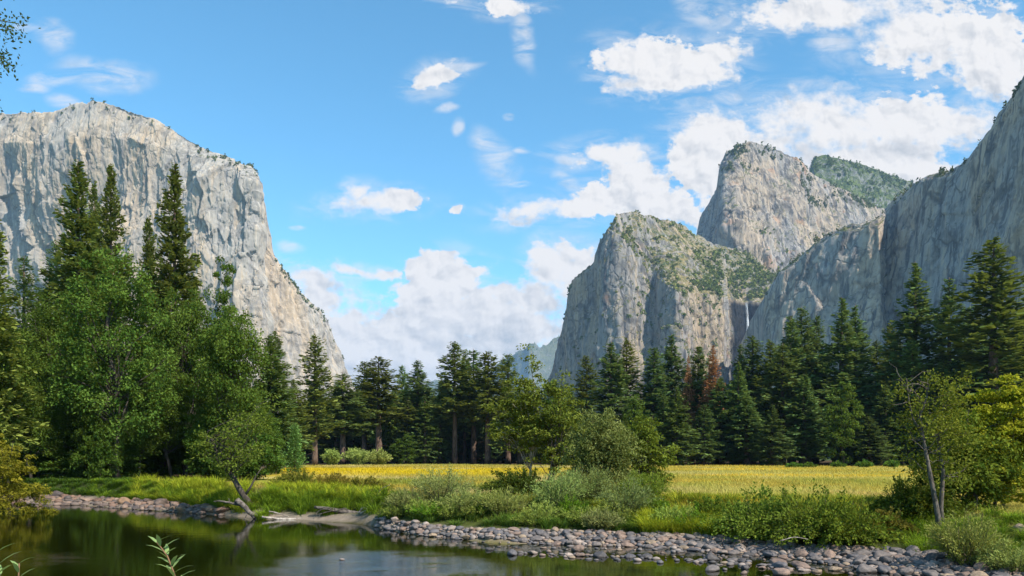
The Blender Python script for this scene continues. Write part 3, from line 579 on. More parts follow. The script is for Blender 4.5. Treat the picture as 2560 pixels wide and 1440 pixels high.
LIST = []   # every placed plant: used to keep grass and stones clear
def plant(name, key, px, top, D, hw, label, cat, group=None, color=(1, 1, 1), rz=None, zoff=0.0, sxy=None):
    h, R, tm, cm = PROTO[key]; x = (px-1280)/F*D; zb = float(ground_z(x, D))+zoff
    hh = HC+(H0-top)/F*D-zb; s = hh/h; sx = sxy if sxy else hw*D/F/R*(1.6 if key[:5] in ('near_',) else 1.2 if key == 'dead' else 1.62 if 'conifer' in name else 1.0)
    e = link(name, None); e.location = (x, D, zb); e.scale = (sx, sx, s); e.rotation_euler = (0, 0, (px*1.7+D) % 6.28 if rz is None else rz)
    tag(e, label, cat, group)
    link('trunk', tm, e); link('crown', cm, e, color=tuple(c_**.38 for c_ in color))
    LIST.append((x, D)); return e
FG = 'conifers of the forest wall behind the meadow'
K = [  # kind, px, top row, distance, half width, tint, label
 ('pine_a',787,836,178,52,(1.15,1.05,.9),'tall ragged pine with twin bare trunks at the left end of the meadow'),
 ('fir_b',690,826,112,46,(1.5,1.35,1.0),'bright sunlit fir at the right end of the left bank thicket'),
 ('pine_c',733,948,165,40,(1.25,1.2,.9),'short bushy conifer between sunlit fir and ragged twin trunk pine'),
 ('bare_b',857,932,200,60,(1.15,1.15,.95),'broad conifer with drooping dead lower limbs beside the ragged twin trunk pine'),
 ('pine_b',912,903,235,46,(.95,1.0,.95),'slim open pine just behind a broader one above pale flowering shrubs'),
 ('bare_a',947,892,212,66,(1.0,1.0,.9),'wide layered pine with visible trunk above the pale flowering shrubs'),
 ('fir_d',1005,912,262,34,(1.35,1.4,1.1),'light green narrow conifer alone in the skyline dip'),
 ('fir_a',1045,899,228,66,(.95,1.0,1.0),'broad dark conifer with domed shoulders right of the skyline dip'),
 ('fir_c',1062,985,212,42,(1.0,1.1,.85),'smaller green conifer in front of the dark domed one'),
 ('fir_d',1020,1000,214,40,(1.0,1.0,.8),'low conifer left foot of the dark domed one'),
 ('fir_b',1112,940,262,38,(1.45,1.4,1.0),'pale yellowish conifer behind and left of the tallest middle pine'),
 ('bare_a',1137,853,214,50,(.95,1.0,1.0),'tallest spindly pine in the middle of the tree line'),
 ('pine_b',1161,872,236,30,(.9,1.0,1.0),'thin pine squeezed right behind the tallest middle one'),
 ('bare_b',1184,872,222,54,(.85,.95,1.0),'dark pine third along from the tallest middle one'),
 ('bare_a',1219,878,210,56,(1.0,1.05,.9),'pine with long bare pinkish trunk standing before the hazy blue mountain'),
 ('pine_a',1270,884,222,50,(.95,1.05,1.0),'open topped pine silhouetted on the hazy blue mountain'),
 ('fir_e',1100,985,218,40,(.9,1.0,.9),'dense conifer filling the gap below the pale yellowish one'),
 ('pine_c',1300,990,205,50,(1.0,1.1,.9),'conifer half hidden behind the thin pale stemmed alder'),
 ('pine_b',1467,888,202,40,(1.0,1.0,.9),'narrow scraggy pine rising before the foot of the grey cliff'),
 ('fir_a',1528,853,186,68,(.72,.85,.9),'very dark pointed fir above the grey green willow'),
 ('pine_c',1567,846,206,52,(1.15,1.1,1.0),'paler pine leaning close behind the very dark pointed fir'),
 ('fir_b',1636,868,200,58,(.72,.88,1.0),'bluish dark fir left of its taller twin before the grey cliff'),
 ('fir_a',1679,833,206,56,(.72,.88,.98),'taller of two bluish dark firs before the grey cliff'),
 ('fir_d',1747,863,196,46,(.85,1.0,.9),'slender green conifer between pinkish and rust red dead trees'),
 ('fir_c',1690,965,172,52,(1.15,1.35,.95),'bright green young cedar in front of the bluish dark firs'),
 ('fir_b',1658,985,176,34,(1.1,1.3,.9),'narrow green cedar joined to the bright green young one'),
 ('fir_e',1804,942,186,52,(.9,1.0,.85),'green conifer standing just right of the rust red tree'),
 ('fir_c',1846,903,184,50,(1.2,1.2,.8),'yellowish green conifer with pointed top near the waterfall foot'),
 ('fir_a',1852,858,206,42,(.75,.9,.95),'dark conifer behind the yellowish green pointed one'),
 ('fir_b',1882,838,202,58,(.8,.95,.95),'dark conifer with clubbed top directly below the waterfall'),
 ('fir_e',1868,985,178,52,(.85,.95,.9),'low bushy conifer hiding the trunks below the waterfall'),
 ('pine_c',1926,850,198,54,(.85,.95,.9),'rounded dark conifer right of the waterfall'),
 ('bare_b',1956,858,186,62,(.95,1.02,.9),'conifer with straight bare trunk reaching the meadow edge'),
 ('fir_b',1977,788,202,58,(.8,.92,.9),'left of three tall dark firs beneath the shaded cliff'),
 ('fir_d',2005,765,208,50,(.78,.9,.9),'middle and tallest of three dark firs beneath the shaded cliff'),
 ('fir_b',2040,788,212,52,(.8,.92,.9),'right of three tall dark firs beneath the shaded cliff'),
 ('fir_c',2104,742,196,84,(.88,1.0,.9),'massive broad fir with many boughs in the middle of the shaded forest'),
 ('fir_a',2138,760,204,62,(.85,.98,.85),'fir shoulder to shoulder with the massive broad one'),
 ('fir_e',2192,850,206,56,(.9,1.0,.8),'shorter fir in the notch right of the massive broad one'),
 ('pine_a',2226,808,214,46,(.8,.95,1.0),'pale topped pine in the notch before the tall slim pyramid fir'),
 ('fir_e',2172,1040,170,50,(.8,.95,.9),'small dark fir at the meadow edge under tall trunks'),
 ('fir_c',2288,653,190,94,(.75,.9,.85),'tall pyramid fir dark against the shaded cliff'),
 ('fir_b',2280,850,180,62,(1.0,1.1,.8),'greener fir in front of the tall pyramid fir'),
 ('fir_a',2373,693,186,74,(.78,.92,.88),'tall fir between the pyramid fir and the biggest pine'),
 ('fir_e',2360,900,176,62,(.9,1.0,.85),'mid height fir behind the forked riverside sapling'),
 ('pine_c',2482,598,172,112,(.72,.86,.8),'biggest pine of the forest with wide tufted boughs at right'),
 ('fir_a',2425,762,194,58,(.8,.95,.9),'fir tucked behind the biggest pine on its left side'),
 ('fir_b',2556,770,182,66,(.85,1.0,.9),'fir at the frame edge right of the biggest pine'),
 ('fir_e',2440,930,170,64,(.75,.88,.8),'dark low fir at the foot of the biggest pine'),
 ('fir_c',2545,930,172,66,(.75,.88,.8),'dark low fir above the yellow green riverside tree'),
 ('fir_b',2010,935,180,52,(.8,.92,.85),'conifer in front of the three tall dark firs'),
 ('fir_e',2215,960,178,52,(.82,.95,.82),'conifer between rounded maple and greener fir'),
 ('fir_c',1930,1010,172,46,(.8,.98,.95),'bushy blue green young conifer at the meadow edge below the waterfall'),
 ('fir_e',1760,1010,178,40,(.85,1.0,.85),'young conifer below the rust red dead tree'),
 ('bare_b',1730,930,200,46,(.8,.9,.85),'conifer with bare dark trunk left of the rust red dead tree'),
 ('pine_c',2250,1000,186,46,(.8,.95,.9),'low conifer beside bare grey trunks right of the rounded maple'),
]
for key, px, top, D, hw, colr, lab in K:
    plant('conifer_tree', key, px, top, D, hw, lab, 'conifer', FG, colr)
plant('dead_conifer', 'dead', 1783, 861, 190, 46, 'rust red dead conifer among green ones at the forest edge', 'dead tree', None, (1, 1, 1))
plant('dead_conifer', 'dead', 1721, 886, 194, 26, 'pinkish brown dying conifer half hidden left of the rust red one', 'dead tree', None, (.75, 1.0, 1.3))
# packed rows behind
r = RNG(77)
for i in range(64):
    px = r.uniform(1430, 2700); D = r.uniform(212, 262)
    lim = np.interp(px, [1430, 1600, 1850, 1950, 2050, 2250, 2350, 2560, 2700], [1010, 985, 960, 900, 860, 870, 830, 800, 780])
    plant('forest_conifer', ['fir_a','fir_b','fir_d','fir_e','bare_b','pine_b'][i % 6], px, lim+r.uniform(5, 110), D, r.uniform(34, 52), 'dark conifer packed into the back rows of the right forest', 'conifer', 'back row conifers of the right forest', (.72, .85, .85))
for i in range(84):
    px = r.uniform(690, 1460); D = r.uniform(238, 285)
    plant('forest_conifer', ['fir_a','fir_b','fir_d','fir_e','bare_b','pine_b'][i % 6], px, r.uniform(952, 1055), D, r.uniform(30, 46), 'dark conifer packed into the back rows of the middle forest', 'conifer', 'back row conifers of the middle forest', (.8, .92, .85))
for i in range(40):
    px = r.uniform(680, 1480); D = r.uniform(262, 310)
    plant('forest_conifer', ['fir_c', 'fir_a', 'fir_e'][i % 3], px, r.uniform(1020, 1085), D, r.uniform(44, 60), 'low dark conifer at the very back of the middle forest', 'conifer', 'low back row conifers of the middle forest', (.6, .72, .62))
# broadleaf trees at the forest edge
plant('maple_tree', 'round', 2106, 953, 170, 54, 'rounded light green maple before the massive broad fir', 'broadleaf tree', None, (.85, .95, .8))
plant('maple_tree', 'round', 1590, 985, 178, 40, 'dome of mid green leaves behind the grey green willow', 'broadleaf tree', None, (.8, .85, .7))
plant('maple_tree', 'round', 1390, 950, 190, 46, 'light green broadleaf crown below the grey cliff foot', 'broadleaf tree', None, (1.1, 1.05, .9))
plant('maple_tree', 'round', 1010, 1085, 205, 36, 'low rounded broadleaf under the dark domed conifer', 'broadleaf tree', None, (.6, .7, .6))
plant('maple_tree', 'round', 960, 985, 222, 44, 'yellow green crown showing behind the wide layered pine', 'broadleaf tree', None, (1.1, 1.1, .9))
# left bank forest
LG = 'tall conifers behind the left bank maples'
plant('conifer_tree', 'near_a', 196, 397, 88, 92, 'tallest tufted pine over the left bank, farthest left of the dark spires', 'conifer', LG, (.75, .8, .8))
plant('conifer_tree', 'near_b', 278, 408, 97, 58, 'slender pine spire second from the left over the maples', 'conifer', LG, (.85, .9, .85))
plant('conifer_tree', 'near_b', 236, 452, 104, 44, 'small pointed spire in the gap between two taller pines on the left bank', 'conifer', LG, (.75, .8, .8))
plant('conifer_tree', 'near_a', 436, 404, 94, 76, 'dense dark pine spire standing right of the others before the monolith', 'conifer', LG, (.72, .8, .8))
plant('conifer_tree', 'near_b', 373, 538, 104, 46, 'shorter pine leaning against the dense dark spire', 'conifer', LG, (.75, .8, .8))
plant('conifer_tree', 'near_fir', 60, 640, 84, 80, 'shaded fir behind the sparse yellowing tree on the far left', 'conifer', LG, (.7, .85, .7))
plant('conifer_tree', 'near_fir', 140, 600, 96, 70, 'shaded fir in the thicket below the tallest left pine', 'conifer', LG, (.7, .8, .7))
plant('conifer_tree', 'near_a', -30, 478, 60, 78, 'sparse yellowing pine cut by the left frame edge', 'conifer', None, (1.5, 1.3, .8))
plant('maple_tree', 'maple_a', 290, 608, 67, 140, 'largest bright green maple of the left bank with forked dark trunk', 'broadleaf tree', None, (1, 1, 1), rz=.4)
plant('maple_tree', 'maple_b', 578, 742, 71, 112, 'spreading maple at the right end of the left bank wood', 'broadleaf tree', None, (1.05, 1.05, 1), rz=2.0)
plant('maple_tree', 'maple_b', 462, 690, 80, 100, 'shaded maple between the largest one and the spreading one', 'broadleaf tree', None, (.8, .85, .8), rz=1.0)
plant('oak_tree', 'oak_tall', 562, 630, 82, 58, 'narrow dark oak poking above the spreading maple', 'broadleaf tree', None, (.62, .72, .6))
plant('maple_tree', 'maple_a', 130, 720, 74, 110, 'dusky maple left of the largest bright green one', 'broadleaf tree', None, (.72, .8, .7), rz=3.0)
plant('maple_tree', 'maple_b', 20, 800, 62, 100, 'yellow green maple by the left frame edge under the sparse pine', 'broadleaf tree', None, (1.1, .95, .8), rz=1.5)
for i, (px, top, D, hw, kk) in enumerate([(80,960,66,70,'maple_c'),(190,930,70,80,'maple_c'),(240,1010,66,60,'maple_c'),(345,960,72,70,'maple_c'),(430,930,74,80,'maple_c'),(520,1010,72,60,'maple_c'),(620,960,80,66,'maple_c'),(660,1020,88,50,'maple_c'),
     (300,1060,70,60,'maple_c'),(130,1060,72,60,'maple_c'),(460,1070,78,60,'maple_c'),(580,1080,84,50,'maple_c'),(680,1060,100,44,'maple_c'),(30,1060,68,60,'maple_c'),(390,1080,84,60,'maple_c'),(220,1090,82,60,'maple_c')]):
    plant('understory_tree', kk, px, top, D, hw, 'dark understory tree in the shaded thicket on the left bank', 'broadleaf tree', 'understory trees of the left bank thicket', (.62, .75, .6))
for i in range(26):
    px = r.uniform(-160, 690); D = r.uniform(88, 125)
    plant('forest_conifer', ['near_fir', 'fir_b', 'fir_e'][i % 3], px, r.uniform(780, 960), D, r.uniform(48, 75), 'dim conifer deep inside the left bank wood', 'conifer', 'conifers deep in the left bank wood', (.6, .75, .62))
for i in range(34):
    px = r.uniform(-120, 690); D = r.uniform(64, 92)
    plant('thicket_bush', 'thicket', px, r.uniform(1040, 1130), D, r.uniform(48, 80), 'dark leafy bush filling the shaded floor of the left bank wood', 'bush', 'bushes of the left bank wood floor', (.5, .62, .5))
plant('pine_sapling', 'sapling', 737, 1062, 94, 36, 'bright green young pine at the left edge of the golden meadow', 'conifer', None, (1.0, 1.55, .8))
plant('pine_sapling', 'sapling', 690, 1085, 90, 28, 'dark young pine hidden behind the bright green one', 'conifer', None, (.7, .95, .7))

# ------------------------------------------------------------------ riverside trees and shrubs, each its own shape
def own_tree(name, px, base_D, trunk, crown, mleaf, mbark, label, cat, color=(1, 1, 1), sink=0.0, rz=0):
    x = (px-1280)/F*base_D; e = link(name, None); e.location = (x, base_D, float(ground_z(x, base_D))-sink); e.rotation_euler = (0, 0, rz); tag(e, label, cat)
    link('trunk', trunk.mesh('trunk', mbark, True), e); link('crown', crown.mesh('crown', mleaf), e, color=color); LIST.append((x, base_D)); return e
t, c = gen_broad(51, 8.6, [(0,0,6.0,1.2,1.1,1.5),(-.7,0,4.9,1.7,1.5,1.3),(.2,0,3.6,2.1,1.7,1.3),(-.9,0,3.2,1.6,1.4,1.0),(.1,0,7.8,.55,.5,.9)], ncl=135, nlf=44, leaf=.19, clr=.55, flat=.45, nlimb=34, trunk_r=.075, aspect=.55, tr_top=(.1, 0, 8.4), bias=.6)
own_tree('alder_tree', 1322, 46, t, c, M_OLIVE, M_PALEBARK, 'thin pale stemmed alder with sparse leafy tip in the middle of the bank', 'broadleaf tree', (.92, 1.0, .9))
t, c = gen_broad(52, 6.8, [(0,0,4.8,1.8,1.6,1.7),(.7,0,3.2,1.7,1.5,1.3),(-.8,0,3.3,1.5,1.3,1.4),(.3,0,6.0,1.0,1.0,.9),(.2,0,1.7,1.6,1.3,.9)], ncl=165, nlf=46, leaf=.19, clr=.55, flat=.45, nlimb=34, trunk_r=.08, trunks=2, spread=.2, aspect=.55)
own_tree('alder_tree', 1384, 45, t, c, M_OLIVE, M_DARKBARK, 'leafy olive green alder with two dark stems beside the pale stemmed one', 'broadleaf tree', (.86, .95, .9))
t, c = gen_broad(53, 4.5, [(0,0,3.0,1.35,1.3,1.4),(-.9,0,2.2,1.2,1.1,1.2),(.9,0,2.2,1.1,1,1.2),(0,0,1.1,1.8,1.4,1.1)], ncl=230, nlf=90, leaf=.17, clr=.48, flat=.85, nlimb=20, trunk_r=.07, trunks=3, spread=.25, aspect=.32, up=.1)
own_tree('willow_tree', 1508, 39, t, c, M_WILLOW, M_DARKBARK, 'rounded grey green willow, tallest of the bank willows', 'willow', (.66, .72, .60))
t, c = gen_broad(54, 4.6, [(0,0,3.0,1.3,1.2,1.3),(.8,0,2.0,1.2,1.1,1.2),(0,0,1.1,1.6,1.3,1)], ncl=150, nlf=64, leaf=.18, clr=.48, flat=.55, nlimb=20, trunk_r=.06, trunks=3, spread=.2, aspect=.5)
own_tree('alder_tree', 1598, 43, t, c, M_OLIVE, M_DARKBARK, 'bushy olive alder just right of the rounded grey green willow', 'broadleaf tree', (.8, .95, .8))
# forked sapling on the right bank
def poly(pts, D): return np.array([world_pt(a, b, D) for a, b in pts])
x0 = (2348-1280)/F*26; z0 = float(ground_z(x0, 26)); org = np.array([x0, 26, z0])
tr = MB(); cr = MB(); r = RNG(61)
S1 = poly([(2348,1330),(2345,1290),(2332,1220),(2318,1150),(2305,1080),(2300,1040),(2318,990),(2322,960)], 26)-org
S2 = poly([(2357,1330),(2352,1270),(2358,1180),(2345,1110),(2352,1050),(2362,1000)], 26.4)-org
S3 = S1[4]+np.array([[0,0,0],[-.25,.1,.45],[-.42,0,1.0],[-.5,0,1.75]])
tr.tube(S1, np.linspace(.10, .015, 8), 8); tr.tube(S2, np.linspace(.09, .015, 6), 8); tr.tube(S3, np.linspace(.035, .008, 4), 6)
tips = []
for S_, n in ((S1, 26), (S2, 30), (S3, 8)):
    for i in range(n):
        q = r.uniform(.35, 1); a = np.array([np.interp(q, np.linspace(0, 1, len(S_)), S_[:, j]) for j in range(3)])
        dv = unit(np.array([r.normal(.12, .75), r.normal(0, .6), r.uniform(-.1, .8)])); ln = r.uniform(.35, 1.15)
        P_ = limb(r, a, a+dv*ln, 6, .3); tr.tube(P_, np.linspace(.018, .005, 6), 4)
        if S_ is not S3 and not (dv[0] < -.35 and r.random() < .75): tips += [P_[3], P_[4], P_[5]]
tips = np.array(tips); nl = 40; C = np.repeat(tips, nl, 0)+r.normal(0, .16, (len(tips)*nl, 3)); D_ = rand_dirs(r, len(C))
cr.leaves(C, D_, perp(D_, r), .10*r.uniform(.7, 1.3, len(C)), .055, r.random(len(C)))
e = link('forked_tree', None); e.location = org; tag(e, 'leaning forked sapling with bare twigs and thin olive leaves on the right bank', 'broadleaf tree')
link('trunk', tr.mesh('trunk', M_GREYBARK, True), e); link('crown', cr.mesh('crown', M_OLIVE), e, color=(.95, .95, .8))
t, c = gen_broad(55, 5.2, [(0,0,3.2,1.6,1.4,1.5),(.4,0,4.4,.9,.9,.8),(-1.1,0,2.4,1.2,1.1,1.2),(1.0,0,2.4,1.3,1.1,1.4),(-.4,0,1.1,2.0,1.5,1.0)], ncl=300, nlf=80, leaf=.155, clr=.44, flat=.34, nlimb=40, trunk_r=.07, trunks=3, spread=.25, aspect=.55)
own_tree('alder_tree', 2508, 29.5, t, c, M_YELLOWLEAF, M_DARKBARK, 'yellow green riverside tree at the right frame edge', 'broadleaf tree')
t, c = gen_broad(56, 4.0, [(0,0,2.4,1.4,1.2,1.3),(-.6,0,1.4,1.2,1.1,1.0),(.8,0,1.4,1.2,1.1,1.0),(0,0,.8,1.8,1.3,.8)], ncl=200, nlf=64, leaf=.15, clr=.44, flat=.5, nlimb=30, trunk_r=.05, trunks=3, spread=.3, aspect=.5)
own_tree('alder_tree', 2415, 28.5, t, c, M_BUSH, M_DARKBARK, 'shaded bushy tree between forked sapling and yellow green tree', 'broadleaf tree', (1, 1, .8))
# yellow green bush hanging over the left gravel
t, c = gen_broad(57, 6.0, [(0,0,3.4,2.6,2,2.2),(2.2,-.6,2.0,1.7,1.4,1.3),(3.2,-.8,1.1,1.1,1,.7),(-.5,0,4.8,1.6,1.4,1.3)], ncl=270, nlf=80, leaf=.17, clr=.5, flat=.42, nlimb=44, trunk_r=.08, trunks=4, spread=.3, aspect=.42)
own_tree('alder_tree', -30, 47, t, c, M_OLIVE, M_DARKBARK, 'yellowing bush arching over the left gravel at the frame edge', 'broadleaf tree', (1.35, 1.1, .6))
# tree outside the frame whose twigs hang in at the top left
t = MB(); c = MB(); r = RNG(63); D0 = 15.; ox = (-420-1280)/F*D0; org = np.array([ox, D0, float(ground_z(ox, D0))])
top = np.array([.3, 0, 13.5]); tp = limb(r, np.array([0, 0, -.3]), top, 12, .05); t.tube(tp, np.linspace(.28, .05, 12), 9)
for i in range(95):
    py = r.uniform(-420, 300); px = r.uniform(-200, 26) + 34*(abs(py-40) < 90) - 12*(abs(py-240) < 40)
    b = world_pt(px, py, D0+r.uniform(-1.2, 1.2))-org; j = min(11, max(4, int(np.argmin(np.abs(tp[:, 2]-b[2]-.3)))))
    P_ = limb(r, tp[j], b, 8, .1); t.tube(P_, np.linspace(.04, .006, 8), 5)
    for q in P_[5:]:
        n = 46; C = q + r.normal(0, .11, (n, 3)); D_ = rand_dirs(r, n); c.leaves(C, D_, perp(D_, r), .07*r.uniform(.7, 1.2, n), .04, r.random(n))
e = link('oak_tree', None); e.location = org; tag(e, 'dark oak twigs hanging in at the top left corner', 'broadleaf tree')
link('trunk', t.mesh('trunk', M_DARKBARK, True), e); link('crown', c.mesh('crown', M_MAPLE), e, color=(.5, .5, .5))

SHR = {}
def shrub(px, D, h, R, seed, mleaf, label, color=(1, 1, 1), cat='shrub', group=None, name='willow_shrub', **kw):
    x = (px-1280)/F*D; e = link(name, None); e.location = (x, D, float(ground_z(x, D))-.03)
    st, lf = gen_shrub(seed, h, R, **kw); tag(e, label, cat, group)
    link('stems', st.mesh('stems', M_DARKBARK, True), e); link('leaves', lf.mesh('leaves', mleaf), e, color=color); LIST.append((x, D)); return e
W = dict(nst=120, nlf=42, leaf=.13, aspect=.24)
WG = 'willow shrubs along the gravel bar'
shrub(1020, 36.5, 1.35, 1.0, 201, M_WILLOW, 'small grey willow shrub at the left tip of the gravel bar', (.85, .92, .8), group=WG, **W)
shrub(1105, 37.5, 1.9, 1.5, 202, M_WILLOW, 'broad pale willow shrub left of the dark bramble mound', (.9, .95, .8), group=WG, **W)
shrub(1160, 34.5, 1.35, 1.1, 203, M_WILLOW, 'low willow shrub with leaning dark stems at the gravel edge', (.9, .98, .75), group=WG, **W)
shrub(1255, 34.0, 1.25, 1.1, 204, M_WILLOW, 'short yellowish willow shrub in front of the dark bramble mound', (.95, 1.0, .7), group=WG, **W)
shrub(1395, 34.5, 2.0, 1.3, 205, M_WILLOW, 'tall feathery willow shrub right of the dark bramble mound', (.78, .92, .7), group=WG, **W)
shrub(1470, 36.0, 1.9, 1.2, 206, M_WILLOW, 'upright willow shrub below the rounded grey green willow', (.7, .82, .66), group=WG, **W)
shrub(1503, 30.8, .95, .7, 207, M_WILLOW, 'small silvery willow shrub standing on the gravel by itself', (.9, .95, .9), group=WG, **W)
shrub(1565, 33.0, 1.75, 1.2, 208, M_WILLOW, 'grey green willow shrub beside the tall yellow sedges', (.68, .8, .7), group=WG, **W)
shrub(1610, 36.5, 1.5, 1.1, 209, M_BUSH, 'olive shrub behind the sedges at the foot of the bushy alder', (1.2, 1.2, .9), name='bank_shrub', **W)
shrub(2418, 21.6, 1.55, 1.0, 210, M_WILLOW, 'large pale willow shrub on the gravel at the right', (.9, .95, .62), group=WG, nst=150, nlf=50, leaf=.10, aspect=.26)
shrub(2530, 20.6, .95, .75, 211, M_WILLOW, 'low willow shrub in the bottom right corner', (.9, .98, .72), group=WG, nst=110, nlf=46, leaf=.09, aspect=.26)
B = dict(nst=150, nlf=60, leaf=.12, aspect=.5, droop=.6, spread=1.25)
shrub(1296, 39.5, 1.85, 1.6, 221, M_BUSH, 'dark bramble mound under the pale stemmed alder', (.42, .5, .5), name='bramble_bush', **B)
shrub(1900, 28.65, 1.95, 1.5, 222, M_BUSH, 'olive left end of the bramble thicket above the gravel bar', (1.0, 1.05, .85), name='bramble_bush', **B)
shrub(2010, 27.15, 2.15, 1.65, 223, M_BUSH, 'leafy green middle of the bramble thicket above the gravel bar', (.95, .95, .75), name='bramble_bush', **B)
shrub(2105, 26.15, 2.05, 1.5, 224, M_BUSH, 'rounded green bramble overhanging the gravel bar', (.95, .98, .7), name='bramble_bush', **B)
shrub(2205, 26.4, 1.0, .9, 225, M_BUSH, 'brown withered bramble near the forked sapling', (1.1, .75, .8), name='bramble_bush', **B)
shrub(2290, 28.0, 1.7, 1.2, 226, M_BUSH, 'dark bramble around the foot of the forked sapling', (.6, .65, .6), name='bramble_bush', **B)
shrub(1780, 31.5, 1.1, 1.2, 227, M_BUSH, 'low dark bramble between sedges and the thicket', (.8, .95, .7), name='bramble_bush', **B)
shrub(742, 51, 1.35, 1.5, 228, M_BUSH, 'olive brown shrub at the meadow edge behind the fallen log', (1.15, .95, .85), name='bank_shrub', **B)
shrub(830, 50, 1.05, 1.5, 229, M_BUSH, 'reddish brown low shrub above the green sedges', (1.6, .95, 1.0), name='bank_shrub', **B)
shrub(910, 47, 1.0, 1.4, 230, M_BUSH, 'brownish low shrub behind the driftwood roots', (1.4, .95, .9), name='bank_shrub', **B)
shrub(2260, 30, 1.5, .6, 231, M_BUSH, 'thin weedy shrub left of the forked sapling against the meadow', (.9, 1.1, .8), name='bank_shrub', nst=40, nlf=30, leaf=.09, aspect=.4)
rb = RNG(260)
for i, px in enumerate([965, 990, 1045, 1075, 1130, 1190, 1215, 1330, 1355, 1430, 1450, 1530, 1640, 1670, 1700, 1730, 1820, 1850]):
    ds_ = HC*F/(np.interp(px, WL[:, 0], WL[:, 1])-H0)+np.interp(px, BW[:, 0], BW[:, 1])
    shrub(px, float(ds_+rb.uniform(.4, 3.2)), rb.uniform(.6, 1.1), rb.uniform(.6, .95), 270+i, M_WILLOW if i % 3 else M_BUSH, 'low willow sprout in the tall grass between the bank shrubs', ((.8, 1.1, .5), (.85, 1.05, .55), (.95, 1.05, .6))[i % 3], group='low willow sprouts of the middle bank', nst=60, nlf=36, leaf=.11, aspect=.3)
FL = dict(nst=90, nlf=36, leaf=.55, aspect=.4)
shrub(895, 196, 4.6, 3.4, 241, M_WILLOW, 'larger of two pale flowering shrubs at the far meadow edge', (1.1, 1.25, .9), name='flowering_shrub', **FL)
shrub(947, 194, 4.0, 2.8, 242, M_WILLOW, 'smaller of two pale flowering shrubs at the far meadow edge', (1.1, 1.25, .9), name='flowering_shrub', **FL)
shrub(828, 186, 4.0, 2.0, 243, M_WILLOW, 'slim pale shrub left of the two flowering ones', (.9, 1.05, .7), name='flowering_shrub', **FL)
for i, (px, hh) in enumerate([(2095,.9),(2160,1.1),(2230,1.2),(2020,.8),(1985,.7)]):
    shrub(px, 150, hh*1.3, 1.3, 250+i, M_BUSH, 'little dark bush standing out on the far pale meadow', (.7, 1, .8), name='meadow_bush', group='little bushes on the far meadow', nst=40, nlf=20, leaf=.4, aspect=.5)

# ------------------------------------------------------------------ dead wood
def wood(name, pieces, mt, label, cat='log'):
    mb = MB()
    for pts, D, r0, r1 in pieces:
        P_ = np.array([world_pt(a, b, D + (dd[0] if dd else 0)) for a, b, *dd in pts])
        q = np.linspace(0, 1, len(pts)); qq = np.linspace(0, 1, len(pts)*4)
        P_ = np.stack([np.interp(qq, q, P_[:, j]) for j in range(3)], -1); P_[1:-1] = (P_[:-2]+P_[1:-1]*2+P_[2:])/4
        P_ += RNG(int(pts[0][0])).normal(0, r0*.10, P_.shape)
        mb.tube(P_, np.linspace(r0, r1, len(P_)), 8)
    return tag(link(name, mb.mesh(name, mt, True)), label, cat)
# leaning tree on the bank: trunk in dark wood with a crown of thin olive leaves
D = 43.5; x0 = (632-1280)/F*D; org = np.array([x0, D, float(ground_z(x0, D))])
tr = MB(); cr = MB(); r = RNG(71)
A1 = poly([(650,1285),(625,1262),(600,1225),(578,1185),(556,1150),(538,1120),(520,1098)], D)-org
A2 = poly([(612,1240),(628,1215),(640,1190),(655,1168)], D)-org
tr.tube(A1, np.linspace(.22, .05, 7), 8); tr.tube(A2, np.linspace(.08, .02, 4), 6)
ctr = [(545,1100,60,40),(600,1060,70,45),(650,1040,55,40),(580,1140,60,30),(510,1110,35,25),(620,1120,60,35),(560,1170,30,22)]
tips = []
for i in range(70):
    cx, cyy, rx, ry = ctr[i % 7]; b = world_pt(cx+r.normal(0, .5)*rx, cyy+r.normal(0, .5)*ry, D+r.normal(0, .8))-org
    a = A1[r.integers(3, 7)]; P_ = limb(r, a, b, 6, .25); tr.tube(P_, np.linspace(.03, .006, 6), 4); tips += [P_[4], P_[5]]
tips = np.array(tips); nl = 30; C = np.repeat(tips, nl, 0)+r.normal(0, 1, (len(tips)*nl, 3))*np.array([.28, .28, .12]); D_ = rand_dirs(r, len(C))
cr.leaves(C, D_, perp(D_, r), .15*r.uniform(.7, 1.3, len(C)), .08, r.random(len(C)))
e = link('leaning_tree', None); e.location = org; tag(e, 'dark trunked tree leaning left from the bank with thin olive crown', 'broadleaf tree')
link('trunk', tr.mesh('trunk', M_DARKBARK, True), e); link('crown', cr.mesh('crown', M_OLIVE), e, color=(.72, .8, .7))
wood('fallen_log', [([(592,1250),(612,1268),(640,1296)], 41.2, .17, .10), ([(598,1262),(570,1256),(545,1252),(534,1254)], 41.3, .07, .02), ([(574,1256),(572,1246)], 41.3, .03, .015), ([(618,1284),(612,1298),(606,1306)], 41.0, .03, .012)], M_LOG, 'broken dark log with pale limb slanting into the water under the leaning tree')
wood('driftwood_log', [([(786,1268),(830,1273),(880,1283),(918,1291)], 40.5, .07, .17), ([(825,1274),(806,1272),(793,1280),(789,1292)], 40.3, .03, .012), ([(835,1276),(812,1281),(798,1286),(800,1293)], 40.3, .025, .010), ([(842,1277),(860,1270),(872,1274)], 40.4, .025, .010)], M_LOG, 'weathered driftwood log with curled roots among the green sedges')
wood('driftwood_root', [([(898,1282),(905,1270),(925,1268),(938,1278)], 39.6, .05, .02), ([(900,1284),(918,1274),(932,1284)], 39.5, .04, .015), ([(910,1286),(925,1280),(940,1272)], 39.4, .03, .01), ([(915,1272),(930,1276),(936,1290)], 39.5, .03, .01)], M_DRIFT, 'tangled bleached root clump at the right end of the driftwood log', 'root')
wood('stranded_log', [([(655,1292,-.3),(700,1298),(760,1300),(830,1298),(900,1296),(935,1294)], 40.8, .05, .20)], M_DRIFT, 'long pale log lying flat along the waterline')
